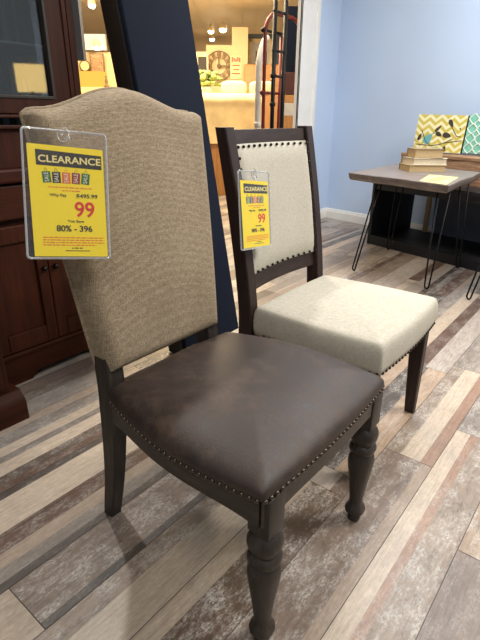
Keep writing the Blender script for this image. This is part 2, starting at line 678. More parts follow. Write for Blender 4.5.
gap = .0011
FX0, FX1, FY0, FY1 = -13.5, 2.7, -2.0, 15.0
row0 = int((FX0 - X0) / P) - 1
row1 = int((FX1 - X0) / P) + 1
far_names = ['grey', 'lgrey', 'taupe', 'dtaupe', 'cream2', 'mauve', 'red', 'lgrey', 'grey', 'beige', 'weath', 'dgrey']
for rw in range(row0, row1):
    xa = X0 + rw * P
    segs = list(KEY.get(rw, []))
    y = segs[-1][1] if segs else FY0 - rnd.random() * 1.2
    while y < FY1:
        L = rnd.choice([.9, 1.15, 1.22])
        k = rnd.choice([1, 2, 3, 3])
        cuts = [0] + sorted(rnd.uniform(.2, .8) for _ in range(k - 1)) + [1]
        segs.append((y, y + L, [(a, b, rnd.choice(far_names), rnd.choice([.1, .4, .7, 1])) for a, b in zip(cuts, cuts[1:])]))
        y += L
    for (ya, yb, st) in segs:
        for (fa, fb, cn, wr) in st:
            a = xa + P * fa + (gap if fa == 0 else 0)
            b = xa + P * fb - (gap if fb == 1 else 0)
            c = pal(cn)
            j = rnd.uniform(.95, 1.05)
            board(a, b, ya + gap, yb - gap, tuple(v * j for v in c), wr, (rnd.uniform(0, 50), rnd.uniform(0, 50)))
# dark ground showing in the seams
vs = [bm.verts.new(c) for c in ((FX0 - 1, FY0 - 1, -.003), (FX1 + .3, FY0 - 1, -.003), (FX1 + .3, FY1 + 1, -.003), (FX0 - 1, FY1 + 1, -.003))]
f = bm.faces.new(vs)
for lp in f.loops:
    lp[cl] = lin((70, 60, 54))
    lp[il] = (0, 0, 0, 0)
for f in bm.faces:
    f.normal_update()
    if f.normal.z < 0:
        f.normal_flip()
me = bpy.data.meshes.new('floor')
bm.to_mesh(me)
bm.free()
me.materials.append(MATS['floor_boards'])
fl = bpy.data.objects.new('floor', me)
COL.objects.link(fl)
structure(fl)

# ------------------------------------------------------------------ room shell
WX = -2.88
CEIL = 3.1


def wall_y(x):                        # right wall line
    return 5.294 - .182 * (x + 2.878)


bm = B(WX - .03, WX, 4.52, 5.42, 0, CEIL)
structure(new('wall_back', bm, 'blue_paint'))
# right wall in two slightly angled panels
xb = -2.16
a0, a1 = (WX, wall_y(WX)), (xb, wall_y(xb))
a2 = (2.8, wall_y(xb) - (2.8 - xb) * .225)
poly = [a0, a1, a2, (a2[0], a2[1] + .2), (a1[0], a1[1] + .2), (a0[0] - .05, a0[1] + .2)]
bm = prism(bmesh.new(), poly, lambda a, b: (a, b, 0), lambda a, b: (a, b, CEIL))
structure(new('wall_right', bm, 'blue_paint'))
# header over the opening and the side of the opening behind the cabinet
structure(new('wall_header', B(WX - .03, WX, 1.95, 4.52, 2.55, CEIL), 'blue_paint'))
structure(new('wall_left', B(WX - .14, WX, -2.0, 1.95, 0, CEIL), 'slate_paint'))
# ceiling of the shop floor
structure(new('ceiling', B(WX - .14, 2.9, -2.2, 5.6, CEIL, CEIL + .1), 'ceiling_paint'))
# wide white casing at the end of the back wall
bm = B(WX + .0005, WX + .018, 4.50, 4.79, 0, 2.62, bev=.003)
box(bm, WX + .0, WX + .03, 4.77, 4.83, 0, 2.62, bev=.006)
box(bm, WX - .032, WX + .018, 4.50, 4.519, 0, 2.62, bev=.003)
structure(new('trim_1', bm, 'trim_white'))
# baseboards


def skirting(name, p, q, h=.115, t=.018):
    d = (Vector(q) - Vector(p))
    L = d.length
    ang = math.atan2(d.y, d.x)
    prof = [(0, 0), (t, 0), (t, h * .72), (t * .7, h * .8), (t * .55, h * .93), (t * .2, h), (0, h)]
    bm_ = prism(bmesh.new(), prof, lambda a, b: (0, -a, b), lambda a, b: (L, -a, b))
    o = new(name, bm_, 'trim_white')
    o.location = (p[0], p[1], 0)
    o.rotation_euler = (0, 0, ang)
    structure(o)


skirting('baseboard_right', a0, a1)
skirting('baseboard_right.001', a1, a2)
skirting('baseboard_back', (WX, 4.83), (WX, wall_y(WX)))

# ------------------------------------------------------------------ chair one : linen and leather
C1 = thing('dining_chair', 'dining chair with tall linen back, brown leather seat and turned grey-brown legs', 'chair', (-.415, .857, 0), 0.0)


def linen_back():
    zb, hw0, hw1 = .507, .208, .264

    def ztop(s):
        a = abs(s)
        return 1.133 + .050 * (.5 + .5 * math.cos(PI * min(1, a / .86))) - (.012 * max(0, (a - .9) / .1) ** 2)

    def xrear(z):
        t = (z - zb) / .64
        return -.592 - .070 * t - .016 * t * t

    def hw(t):
        return hw0 + (hw1 - hw0) * t ** .9
    N, Mm = 44, 52

    def samp(n):
        out = []
        for i in range(n + 1):
            t = i / n
            out.append(.5 - .5 * math.cos(PI * t) * (.55 + .45 * abs(math.cos(PI * t))))
        return out
    S, T = samp(N), samp(Mm)
    bm = bmesh.new()
    fr, bk = [], []
    rr = .036
    for t in T:
        rf, rb = [], []
        for s_ in S:
            s = s_ * 2 - 1
            z = zb + t * (ztop(s) - zb)
            w = hw(t)
            y = s * w
            th = .088 - .022 * t
            d = min((1 - abs(s)) * w, t * (ztop(s) - zb), (1 - t) * (ztop(s) - zb))
            if d < rr:
                q = math.sqrt(max(0, 1 - (1 - d / rr) ** 2))
            else:
                q = 1
            bulge = .010 * math.cos(s * PI / 2) * math.sin(PI * min(1, max(0, t)))
            x = xrear(z)
            rf.append(bm.verts.new((x + th - rr + rr * q + bulge, y, z)))
            rb.append(bm.verts.new((x, y, z)))
        fr.append(rf)
        bk.append(rb)
    for i in range(Mm):
        for j in range(N):
            bm.faces.new((fr[i][j], fr[i][j + 1], fr[i + 1][j + 1], fr[i + 1][j]))
            bm.faces.new((bk[i][j], bk[i + 1][j], bk[i + 1][j + 1], bk[i][j + 1]))
    for i in range(Mm):
        for j in (0, N):
            bm.faces.new((fr[i][j], fr[i + 1][j], bk[i + 1][j], bk[i][j]))
    for j in range(N):
        for i in (0, Mm):
            bm.faces.new((fr[i][j], bk[i][j], bk[i][j + 1], fr[i][j + 1]))
    edge = [bk[i][0].co.copy() for i in range(Mm + 1)] + [bk[Mm][j].co.copy() for j in range(1, N + 1)] + [bk[i][N].co.copy() for i in range(Mm - 1, -1, -1)]
    return bm, edge


bm, edge = linen_back()
bk = new('backrest', bm, 'linen', C1, True, 50)
new('piping', tube(bmesh.new(), [e + Vector((.004, 0, 0)) for e in edge[::2]], .0055, 8), 'linen', bk, True)

NZ = .450
out1 = seat_outline(.015, .278, -.512, .236, .036, .012)
prof = [(.965, NZ - .012), (.985, NZ - .006), (1.0, NZ), (1.004, NZ + .008), (1.0, NZ + .016)]
for i in range(1, 30):
    r = math.cos(PI / 2 * i / 30)
    prof.append((max(.010, r), NZ + .016 + .058 * (1 - r ** 4.0) ** .58))
seat1 = new('seat_cushion', cushion(out1, prof, .9), 'brown_leather', C1, True)
# aprons follow the outline
cx = sum(p[0] for p in out1) / len(out1)
fr_i = [p for p in out1 if p[0] > .02]


def sub(outl, cond, sc=.985):
    c0 = sum(p[0] for p in outl) / len(outl)
    c1 = sum(p[1] for p in outl) / len(outl)
    return [Vector((c0 + (p[0] - c0) * sc, c1 + (p[1] - c1) * sc)) for p in outl if cond(p)]


left_pts = sorted(sub(out1, lambda p: p[1] < 0 and -.505 < p[0] < .010), key=lambda p: p[0])
right_pts = sorted(sub(out1, lambda p: p[1] > 0 and -.505 < p[0] < .010), key=lambda p: -p[0])
front_pts = sorted(sub(out1, lambda p: p[0] > .010), key=lambda p: p[1])


def apron_z(u):
    return .398 - .022 * (abs(2 * u - 1) ** 4)


new('side_rail', rail_strip(left_pts, .022, apron_z, NZ - .004), 'grey_brown_wood_rail', C1, True, 40)
new('side_rail', rail_strip(right_pts, .022, apron_z, NZ - .004), 'grey_brown_wood_rail', C1, True, 40)
new('front_rail', rail_strip(front_pts, .022, apron_z, NZ - .004), 'grey_brown_wood_rail', C1, True, 40)
new('back_rail', B(-.572, -.548, -.19, .19, .37, NZ - .004, bev=.003), 'grey_brown_wood_rail', C1)
# nail heads
nb = bmesh.new()
sphere(nb, (0, 0, 0), .0052, 8, 6)
loop = [Vector((p[0], p[1], NZ - .001)) for p in out1]
# start the chain at the back left and walk along left, front, right
i0 = min(range(len(loop)), key=lambda i: (loop[i] - Vector((-.508, -.240, NZ))).length)
chain = [loop[(i0 + k) % len(loop)] for k in range(len(loop))]
i1 = min(range(len(chain)), key=lambda i: (chain[i] - Vector((-.508, .240, NZ))).length)
chain = chain[:i1 + 1]
pts = spaced(chain, .0172)[:100]
n0 = new('nail', nb, 'bronze_nail', seat1, True)
n0.location = pts[0]
copy_nail(n0, pts[1:], seat1)
# front legs


def turned_leg(y):
    o = bmesh.new()
    t = bmesh.new()
    box(t, -.0275, .0275, -.0285, .0285, .342, NZ - .008, bev=.004)
    merge(o, t)
    pr = [(.012, 0), (.017, .002), (.018, .016), (.015, .022), (.019, .026), (.0265, .033), (.0285, .042), (.0265, .052), (.020, .060), (.0185, .070), (.019, .085),
          (.0225, .120), (.0275, .160), (.0325, .195), (.0345, .215), (.0345, .228), (.032, .240), (.0285, .247), (.028, .250), (.033, .255), (.0355, .262), (.0355, .270), (.032, .277), (.0285, .281),
          (.030, .286), (.0345, .296), (.0365, .308), (.0355, .320), (.031, .330), (.0265, .336), (.027, .345)]
    t = bmesh.new()
    lathe(t, pr, 0, 0, 32, 2.7)
    merge(o, t)
    return o


for y in (-.237, .237):
    lg = new('leg', turned_leg(y), 'grey_brown_wood', C1, True, 38)
    lg.location = (-.007, y * .995, 0)
    lg['label'] = 'turned front leg with vase shape and rings'
for sgn in (-1, 1):
    path = catmull([(-.596, sgn * .207, 0), (-.566, sgn * .204, .16), (-.552, sgn * .199, .32), (-.553, sgn * .192, .44), (-.566, sgn * .187, .545)], 6)
    n = len(path)
    wx = [.020 + .011 * min(1, (i / n) * 1.6) for i in range(n)]
    wy = [.019 + .006 * min(1, (i / n) * 1.6) for i in range(n)]
    new('leg', post(bmesh.new(), path, wx, wy), 'grey_brown_wood', C1, True, 30)['label'] = 'square rear leg curving up into the back'

# ------------------------------------------------------------------ chair two : cream upholstery
C2 = thing('dining_chair', 'dark espresso wood dining chair with cream padded seat and nail-trimmed cream back', 'chair', (-.480, 1.524, 0), R(1.0))
Z2 = .402
out2 = seat_outline(.012, .266, -.470, .250, .010, .012)
prof = [(.93, Z2 + .004), (.975, Z2 - .002), (1.0, Z2), (1.012, Z2 + .022), (1.015, Z2 + .048), (1.007, Z2 + .074), (.995, Z2 + .088), (.975, Z2 + .098), (.94, Z2 + .104)]
for i in range(1, 14):
    r = .94 * (1 - i / 13.2)
    prof.append((max(.01, r), Z2 + .104 + .016 * (1 - (r / .94) ** 2)))
seat2 = new('seat_cushion', cushion(out2, prof), 'cream_cloth', C2, True)
nb = bmesh.new()
sphere(nb, (0, 0, 0), .0062, 8, 6)
loop = [Vector((p[0] * 1.002, p[1] * 1.004, Z2 + .005)) for p in out2]
i0 = min(range(len(loop)), key=lambda i: (loop[i] - Vector((-.44, -.25, Z2))).length)
chain = [loop[(i0 + k) % len(loop)] for k in range(len(loop))]
i1 = min(range(len(chain)), key=lambda i: (chain[i] - Vector((-.44, .25, Z2))).length)
pts = spaced(chain[:i1 + 1], .0235)
n0 = new('nail', nb, 'dark_nail', seat2, True)
n0.location = pts[0]
copy_nail(n0, pts[1:], seat2)
for sgn in (-1, 1):
    new('side_rail', B(-.47, -.03, sgn * .236 - .011, sgn * .236 + .011, .345, Z2 - .002, bev=.003), 'espresso_wood_rail', C2)
new('front_rail', B(-.042, -.020, -.21, .21, .345, Z2 - .002, bev=.003), 'espresso_wood_rail', C2)
new('back_rail', B(-.490, -.468, -.21, .21, .345, .43, bev=.003), 'espresso_wood_rail', C2)
for sgn in (-1, 1):
    path = [(-.022, sgn * .252, 0), (-.026, sgn * .245, .2), (-.030, sgn * .236, Z2 + .004)]
    new('leg', post(bmesh.new(), path, [.019, .025, .030], [.017, .021, .024]), 'espresso_wood', C2, True, 30)
    path = catmull([(-.560, sgn * .238 - .006, 0), (-.520, sgn * .239 - .006, .2), (-.498, sgn * .239 - .006, .40), (-.505, sgn * .240 - .006, .56), (-.545, sgn * .244 - .006, .83), (-.596, sgn * .248 - .006, 1.090)], 7)
    n = len(path)
    new('back_post', post(bmesh.new(), path, [.022 + .006 * math.sin(PI * i / n) for i in range(n)], [.0235] * n), 'espresso_wood', C2, True, 30)


def back_x(z):
    pts_ = [(.40, -.498), (.56, -.505), (.83, -.545), (1.090, -.596)]
    for (za, xa_), (zb_, xb_) in zip(pts_, pts_[1:]):
        if z <= zb_:
            return xa_ + (xb_ - xa_) * (z - za) / (zb_ - za)
    return pts_[-1][1]


def bow(y):
    return -.024 * (1 - (y / .24) ** 2)


def curved_board(z0, z1, th, off=0.0, yw=.24, n=20, bulge=0.0, dz=0.0):
    """board between the posts, bowed backwards, following the rake"""
    bm_ = bmesh.new()
    fr_, bk_ = [], []
    m = 14
    for i in range(n + 1):
        y = -yw + 2 * yw * i / n
        a, b = [], []
        for j in range(m + 1):
            z = z0 + (z1 - z0) * j / m + dz * (1 - (y / yw) ** 2)
            e = min(1, min(i, n - i) / (n * .12)) * min(1, min(j, m - j) / (m * .14))
            x = back_x(z) + bow(y) + off
            a.append(bm_.verts.new((x + th / 2 + bulge * math.sqrt(max(0, 1 - (1 - e) ** 2)), y, z)))
            b.append(bm_.verts.new((x - th / 2, y, z)))
        fr_.append(a)
        bk_.append(b)
    for i in range(n):
        for j in range(m):
            bm_.faces.new((fr_[i][j], fr_[i + 1][j], fr_[i + 1][j + 1], fr_[i][j + 1]))
            bm_.faces.new((bk_[i][j], bk_[i][j + 1], bk_[i + 1][j + 1], bk_[i + 1][j]))
    for i in range(n):
        for j in (0, m):
            bm_.faces.new((fr_[i][j], bk_[i][j], bk_[i + 1][j], fr_[i + 1][j]))
    for j in range(m):
        for i in (0, n):
            bm_.faces.new((fr_[i][j], fr_[i][j + 1], bk_[i][j + 1], bk_[i][j]))
    return bm_


new('top_rail', curved_board(1.036, 1.082, .026), 'espresso_wood_rail', C2, True, 40)
new('lower_rail', curved_board(.550, .608, .026, 0, .228), 'espresso_wood_rail', C2, True, 40)
pad = new('back_pad', curved_board(.606, 1.038, .026, .003, .226, 26, .016), 'cream_cloth', C2, True, 60)
for o_ in C2.children:
    if o_.name.split('.')[0] in ('top_rail', 'lower_rail', 'back_pad'):
        o_.location.y = -.006
nb = bmesh.new()
sphere(nb, (0, 0, 0), .0054, 8, 6)
n0 = new('nail', nb, 'dark_nail', pad, True)
np_ = []
for i in range(13):
    y = -.217 + .434 * i / 12
    for z in (.6140, 1.030):
        np_.append((back_x(z) + bow(y) + .003 + .022, y, z))
for i in range(1, 12):
    z = .6140 + (1.030 - .6140) * i / 12
    for y in (-.218, .218):
        np_.append((back_x(z) + bow(y) + .003 + .022, y, z))
n0.location = np_[0]
copy_nail(n0, np_[1:], pad)


# ------------------------------------------------------------------ clearance tags
def text_bm(body, size, off=0.0, depth=.0006, align='LEFT', sx=1.0):
    cu = bpy.data.curves.new('t', 'FONT')
    cu.body = body
    cu.size = size
    cu.offset = off
    cu.extrude = depth / 2
    cu.align_x = align
    o = bpy.data.objects.new('t', cu)
    COL.objects.link(o)
    dg = bpy.context.evaluated_depsgraph_get()
    me_ = bpy.data.meshes.new_from_object(o.evaluated_get(dg))
    bpy.data.objects.remove(o)
    bpy.data.curves.remove(cu)
    t = bmesh.new()
    t.from_mesh(me_)
    bpy.data.meshes.remove(me_)
    for v in t.verts:
        v.co.x *= sx
    return t


def fit_text(body, x0, x1, ybase, cap, off=0.0, z=0.0):
    t = text_bm(body, 1.0, 0)
    xs = [v.co.x for v in t.verts]
    ys = [v.co.y for v in t.verts]
    sy = cap / max(.001, max(ys))
    t.free()
    t = text_bm(body, 1.0, off / sy if off else 0)
    xs = [v.co.x for v in t.verts]
    sx = (x1 - x0) / (max(xs) - min(xs))
    mn = min(xs)
    for v in t.verts:
        v.co = Vector((x0 + (v.co.x - mn) * sx, ybase + v.co.y * sy, z + v.co.z))
    return t


def price_tag(label, pos, yaw, pit, rol, w, h, simple=False):
    root = thing('price_tag', label, 'price tag', pos, 0, 'yellow clearance tags hanging on the chairs')
    Rz = Matrix.Rotation(yaw, 3, 'Z') @ Matrix.Rotation(pit, 3, 'Y') @ Matrix.Rotation(rol, 3, 'X')
    rgt, up, nrm = Rz @ Vector((0, 1, 0)), Rz @ Vector((0, 0, 1)), Rz @ Vector((1, 0, 0))
    root.rotation_euler = Matrix((rgt, up, nrm)).transposed().to_euler()

    def U(u):
        return -w / 2 + u * w

    def V(v):
        return h / 2 - v * h
    # sleeve: two thin sheets and a rounded rim
    t = .0055
    sl = new('plastic_sleeve', box(B(-w / 2, w / 2, -h / 2, h / 2, t / 2 - .0006, t / 2), -w / 2, w / 2, -h / 2, h / 2, -t / 2, -t / 2 + .0006), 'acrylic', root)
    rim = []
    rc = .007
    for (cx_, cy_, a0_) in ((w / 2 - rc, h / 2 - rc, 0), (-w / 2 + rc, h / 2 - rc, 90), (-w / 2 + rc, -h / 2 + rc, 180), (w / 2 - rc, -h / 2 + rc, 270)):
        for k in range(5):
            a = R(a0_ + 22.5 * k)
            rim.append((cx_ + rc * math.cos(a), cy_ + rc * math.sin(a), 0))
    new('sleeve_rim', tube(bmesh.new(), rim, .0026, 8, True), 'acrylic_rim', sl, True)
    # paper, a little askew in the sleeve
    q = [(U(.05), V(.115)), (U(.955), V(.125)), (U(.975), V(.985)), (U(.085), V(.985))]
    pa = new('paper', prism(bmesh.new(), q[::-1], lambda a, b: (a, b, -.0004), lambda a, b: (a, b, .0004)), 'tag_yellow', root)
    zz = .0007
    bd = [(U(.145), V(.155)), (U(.935), V(.175)), (U(.935), V(.285)), (U(.15), V(.275))]
    new('heading_band', prism(bmesh.new(), bd[::-1], lambda a, b: (a, b, zz - .0003), lambda a, b: (a, b, zz)), 'tag_black', pa)
    new('lettering', fit_text('CLEARANCE', U(.175), U(.925), V(.250), .052 * h, .0004, zz + .0004), 'tag_cream', pa)
    cols = ['tag_green', 'tag_black', 'tag_orange', 'tag_maroon', 'tag_green']
    for i, c in enumerate(cols):
        u0 = .215 + .116 * i
        a_ = R(6 - 3 * i)
        b_ = bmesh.new()
        box(b_, -.050 * w, .050 * w, -.043 * h, .043 * h, zz - .0003, zz)
        tube(b_, [(-.02 * w, .043 * h, zz), (0, .075 * h, zz), (.02 * w, .043 * h, zz)], .0004, 5)
        mt = Matrix.Translation((U(u0 + .05), V(.365), 0)) @ Matrix.Rotation(a_, 4, 'Z')
        b_.transform(mt)
        bo = new('sale_bag', b_, c, pa)
        tx = fit_text('SALE', -.036 * h, .036 * h, -.022 * w, .05 * w, 0, 0)
        tx.transform(Matrix.Translation((U(u0 + .05), V(.365), zz + .0004)) @ Matrix.Rotation(a_ + PI / 2, 4, 'Z'))
        new('lettering', tx, 'tag_white', pa)
    r_ = bmesh.new()
    rn = random.Random(4)

    def fine(bm_, v0, u0, u1):
        u_ = u0
        while u_ < u1:
            l_ = rn.uniform(.02, .06)
            box(bm_, U(u_), U(min(u1, u_ + l_)), V(v0) - .0011, V(v0) + .0011, zz - .0003, zz)
            u_ += l_ + .012
    fine(r_, .44, .28, .80)
    fine(r_, .465, .44, .66)
    for i in range(4):
        fine(r_, .835 + i * .020, .19, .93 - .1 * (i == 3))
    new('fine_print', r_, 'tag_orange', pa)
    new('lettering', fit_text('Why Pay', U(.29), U(.49), V(.512), .022 * h, .0001, zz), 'tag_black', pa)
    new('lettering', fit_text('$495.99', U(.61), U(.87), V(.516), .030 * h, .0002, zz), 'tag_black', pa)
    new('lettering', fit_text('99', U(.585), U(.825), V(.665), .115 * h, .0007, zz), 'tag_red', pa)
    new('lettering', fit_text('You Save', U(.49), U(.69), V(.712), .019 * h, .0001, zz), 'tag_black', pa)
    new('lettering', fit_text('80% - 396', U(.355), U(.79), V(.785), .046 * h, .0004, zz), 'tag_black', pa)
    k_ = bmesh.new()
    box(k_, U(.45), U(.75), V(.940) - .0008, V(.940) + .0008, zz - .0003, zz)
    fine(k_, .918, .53, .66)
    new('footer_line', k_, 'tag_black', pa)
    # clear hook through the hole at the top
    hk = bmesh.new()
    hp = [(-.01 * w, h / 2 - .004, .004)]
    for i in range(9):
        a = i / 8 * PI * 1.6
        hp.append((-.02 * w + .012 * math.sin(a), h / 2 - .012 + .016 * math.cos(a) + .004, .004 - .003 * i / 8))
    tube(hk, hp, .0016, 6)
    for i in range(7):
        sphere(hk, (-.06 * w + .02 * w * i + rn.uniform(-.003, .003), h / 2 - .014 + rn.uniform(-.010, .008), .004), .0028, 6, 4)
    new('clear_tie', hk, 'acrylic_rim', root, True)
    return root


price_tag('large yellow clearance tag hanging at the top left of the linen chair back', (-0.9528, 0.5966, 0.9618), -.486, -.30, -.103, 0.1693, 0.2692)
price_tag('yellow clearance tag in a clear sleeve hanging on the cream padded chair back', (-.952, 1.272, .840), .042, -.144, -.109, .170, .244)

# ------------------------------------------------------------------ cherry cabinet at the left
FXC = -1.97
H = thing('china_cabinet', 'tall dark cherry cabinet with glass door above panelled doors', 'cabinet', (FXC, 1.05, 0))


def cb(x0, x1, y0, y1, z0, z1, bev=.002, mat='cherry_wood', name='panel', par=None):
    return new(name, B(x0, x1, y0 - 1.05, y1 - 1.05, z0, z1, bev=bev), mat, par or H)


cb(-.46, -.02, .756, 1.375, .14, .87, name='base_body')
# plinth with bracket foot
pl = [(.756, .0), (.930, .0), (.940, .012), (.955, .030), (.985, .034), (1.15, .036), (1.245, .034), (1.262, .028), (1.275, .0), (1.378, .0), (1.378, .13), (.756, .13)]
new('plinth', prism(bmesh.new(), [(a - 1.05, b) for a, b in pl], lambda a, b: (-.46, a, b), lambda a, b: (.012, a, b)), 'cherry_wood_flat', H)
cb(-.46, .022, .756, 1.385, .13, .150, .006, 'cherry_wood_flat', 'base_moulding')
# base doors: frame, sunk panel
for (y0, y1) in ((.80, 1.083), (1.087, 1.37)):
    d = new('door', B(-.02, .004, y0 - 1.05, y1 - 1.05, .155, .70, bev=.002), 'cherry_wood', H)
    f_ = bmesh.new()
    for (a, b, c_, e_) in ((y0, y0 + .05, .155, .70), (y1 - .05, y1, .155, .70), (y0 + .051, y1 - .051, .155, .235), (y0 + .051, y1 - .051, .63, .70)):
        box(f_, .004, .018, a - 1.05, b - 1.05, c_, e_, .004)
    new('door_frame', f_, 'cherry_wood', d)
    k = bmesh.new()
    sphere(k, (.032, (y1 - .025 if y0 < .9 else y0 + .025) - 1.05, .50), .013)
    tube(k, [(.017, (y1 - .025 if y0 < .9 else y0 + .025) - 1.05, .50), (.03, (y1 - .025 if y0 < .9 else y0 + .025) - 1.05, .50)], .006)
    new('door_knob', k, 'knob_metal', d, True)
for (y0, y1) in ((.80, 1.083), (1.087, 1.37)):
    d = new('drawer', B(-.02, .014, y0 - 1.05, y1 - 1.05, .725, .86, bev=.006), 'cherry_wood_flat', H)
cb(-.47, .035, .756, 1.39, .87, .925, .010, 'cherry_wood_flat', 'counter_top')
# upper part: back, sides, rails
up = bmesh.new()
box(up, -.40, -.385, .78 - 1.05, 1.365 - 1.05, .925, 2.15)
box(up, -.40, 0, 1.335 - 1.05, 1.365 - 1.05, .925, 2.15, .002)
box(up, -.40, 0, .60 - 1.05, .63 - 1.05, .925, 2.15, .002)
box(up, -.40, 0, .60 - 1.05, 1.365 - 1.05, 2.10, 2.15, .002)
box(up, -.40, 0, .60 - 1.05, 1.365 - 1.05, .925, 1.07, .002)
new('upper_body', up, 'cherry_wood', H)
cb(-.0, .022, .60, 1.365, 1.070, 1.085, .004, 'cherry_wood_flat', 'moulding')
cb(-.0, .016, .60, 1.365, 1.110, 1.122, .004, 'cherry_wood_flat', 'moulding')
dr = new('glass_door', box(box(box(B(-.02, .006, 1.235 - 1.05, 1.33 - 1.05, 1.125, 2.10, bev=.004), -.02, .006, .63 - 1.05, 1.24 - 1.05, 1.125, 1.185, .004), -.02, .006, .63 - 1.05, .70 - 1.05, 1.125, 2.1, .004),
       -.02, .006, .63 - 1.05, 1.24 - 1.05, 2.03, 2.10, .004), 'cherry_wood', H)
new('bead', B(.004, .012, 1.305 - 1.05, 1.316 - 1.05, 1.085, 2.10, bev=.003), 'cherry_wood', dr)
new('inner_bead', box(B(-.016, .010, 1.222 - 1.05, 1.236 - 1.05, 1.185, 2.03, bev=.003), -.016, .010, .70 - 1.05, 1.236 - 1.05, 1.180, 1.193, .003), 'dark_board', dr)
new('glass_pane', B(-.014, -.010, .70 - 1.05, 1.228 - 1.05, 1.185, 2.03), 'cabinet_glass', dr)
cb(-.385, -.03, .63, 1.335, 1.372, 1.380, .001, 'slate_panel', 'shelf')
cb(-.385, -.378, .63, 1.335, 1.07, 2.10, .0, 'slate_panel', 'back_lining')
for (y, w_) in ((1.04, .05), (1.13, .055), (1.22, .03), (1.28, .03)):  # dark green strips imitating reflections in the glass door
    cb(-.378, -.365, y, y + w_, 1.07, 2.10, .003, 'green_reflection', 'reflection_strip')

# nearer pier cabinet at the far left
Pq = thing('side_cabinet', 'nearer cherry side cabinet with deep moulded plinth at the left edge', 'cabinet', (-1.72, .40, 0))
new('cabinet_body', B(-.60, 0, -.30, .318, .115, .90, bev=.004), 'cherry_wood', Pq)
pf = [(0, 0), (.045, 0), (.045, .075), (.035, .095), (.018, .108), (.010, .118), (0, .12)]
new('plinth', prism(bmesh.new(), [(-.6, 0), (.045, 0), (.045, .075), (.035, .095), (.018, .108), (.008, .12), (-.6, .12)], lambda a, b: (a, -.31, b), lambda a, b: (a, .352, b)), 'cherry_wood_flat', Pq, True, 30)
d = new('door', B(0, .016, -.26, .29, .155, .70, bev=.003), 'cherry_wood', Pq)
f_ = bmesh.new()
for (a, b, c_, e_) in ((-.26, -.20, .155, .70), (.235, .29, .155, .70), (-.199, .234, .155, .235), (-.199, .234, .63, .70)):
    box(f_, .016, .026, a, b, c_, e_, .004)
new('door_frame', f_, 'cherry_wood', d)
new('top_board', B(-.62, .03, -.31, .33, .90, .922, bev=.006), 'cherry_wood_flat', Pq)

# ------------------------------------------------------------------ leaning navy panel
LP = thing('leaning_panel', 'tall navy upholstered panel with dark wood frame leaning behind the linen chair', 'panel', (-1.545, 1.72, .027))
LP.rotation_euler = (0, -math.atan(.2), 0)
fm = bmesh.new()
box(fm, -.128, -.022, -.205, .21, 0, 2.15, .004)
new('wood_frame', fm, 'dark_board', LP)
new('upholstered_face', B(-.022, .006, -.203, .21, 0.002, 2.148, bev=.008, seg=3), 'navy_leather', LP, True, 50)

# ------------------------------------------------------------------ side tables by the right wall


def slab(corners, z1, th, seed):
    rn = random.Random(seed)
    pts_ = []
    n = len(corners)
    for i in range(n):
        a, b = Vector(corners[i]), Vector(corners[(i + 1) % n])
        nn = Vector((b - a).normalized().yx)
        nn.y = -nn.y
        for k in range(14):
            t = k / 14
            wob = (.010 * math.sin(t * 9 + i * 2) + rn.uniform(-.004, .004)) * math.sin(PI * t)
            pts_.append(a + (b - a) * t + nn * wob)
    bm_ = bmesh.new()
    secs = []
    c = sum((Vector(p) for p in pts_), Vector((0, 0))) / len(pts_)
    for s, z in ((.955, z1 - th), (.985, z1 - th * .75), (.992, z1 - th * .35), (1.0, z1 - .004), (.996, z1)):
        secs.append([(c.x + (p.x - c.x) * s, c.y + (p.y - c.y) * s, z) for p in pts_])
    loft(bm_, secs)
    return bm_


def hairpin(foot, ta, tb, z):
    f_ = Vector(foot)
    d_ = (Vector(tb) - Vector(ta)).normalized()
    p = [Vector((ta[0], ta[1], z))]
    w_ = .017
    cz = .026
    cc = Vector((f_.x, f_.y, cz))
    for k in range(9):
        a = PI + PI * k / 8
        p.append(cc + Vector((d_.x * w_ * math.cos(a), d_.y * w_ * math.cos(a), .020 * math.sin(a))))
    p.append(Vector((tb[0], tb[1], z)))
    return tube(bmesh.new(), p, .006, 8)


TZ = .74
T1c = (-1.32, 3.82)
T1 = thing('end_table', 'live-edge wooden table on black hairpin legs holding the stack of books', 'table', (T1c[0], T1c[1], 0), 0, 'live-edge hairpin tables')
c4 = [(-1.725, 3.47), (-.905, 3.20), (-.965, 4.22), (-1.745, 4.46)]
top = new('tabletop', slab([(a - T1c[0], b - T1c[1]) for a, b in c4], TZ, .052, 3), 'slab_wood', T1, True, 40)
legs = [((-1.590, 3.444), (-1.52, 3.56), (-1.475, 3.535)), ((-.990, 3.372), (-1.035, 3.42), (-.945, 3.395)), ((-1.646, 4.254), (-1.60, 4.15), (-1.52, 4.12)), ((-.978, 4.065), (-1.05, 3.98), (-.98, 3.95))]
for f_, a, b in legs:
    sh = lambda p: (p[0] - T1c[0], p[1] - T1c[1])
    new('leg', hairpin((*sh(f_), .006), sh(a), sh(b), TZ - .045), 'black_metal', T1, True)
T2c = (-.35, 3.7)
T2 = thing('end_table', 'second hairpin-leg table cut off by the right edge of the photo', 'table', (T2c[0], T2c[1], 0), 0, 'live-edge hairpin tables')
c4 = [(-.665, 3.36), (.10, 3.18), (.10, 3.66), (-.66, 3.88)]
new('tabletop', slab([(a - T2c[0], b - T2c[1]) for a, b in c4], .685, .045, 8), 'slab_edge', T2, True, 40)
for f_, a, b in [((-.695, 3.335), (-.62, 3.44), (-.58, 3.42)), ((.12, 3.2), (.05, 3.26), (.0, 3.28)), ((-.66, 3.84), (-.60, 3.78), (-.55, 3.76)), ((.1, 3.62), (.04, 3.58), (0, 3.57))]:
    sh = lambda p: (p[0] - T2c[0], p[1] - T2c[1])
    new('leg', hairpin((*sh(f_), .006), sh(a), sh(b), .645), 'black_metal', T2, True)

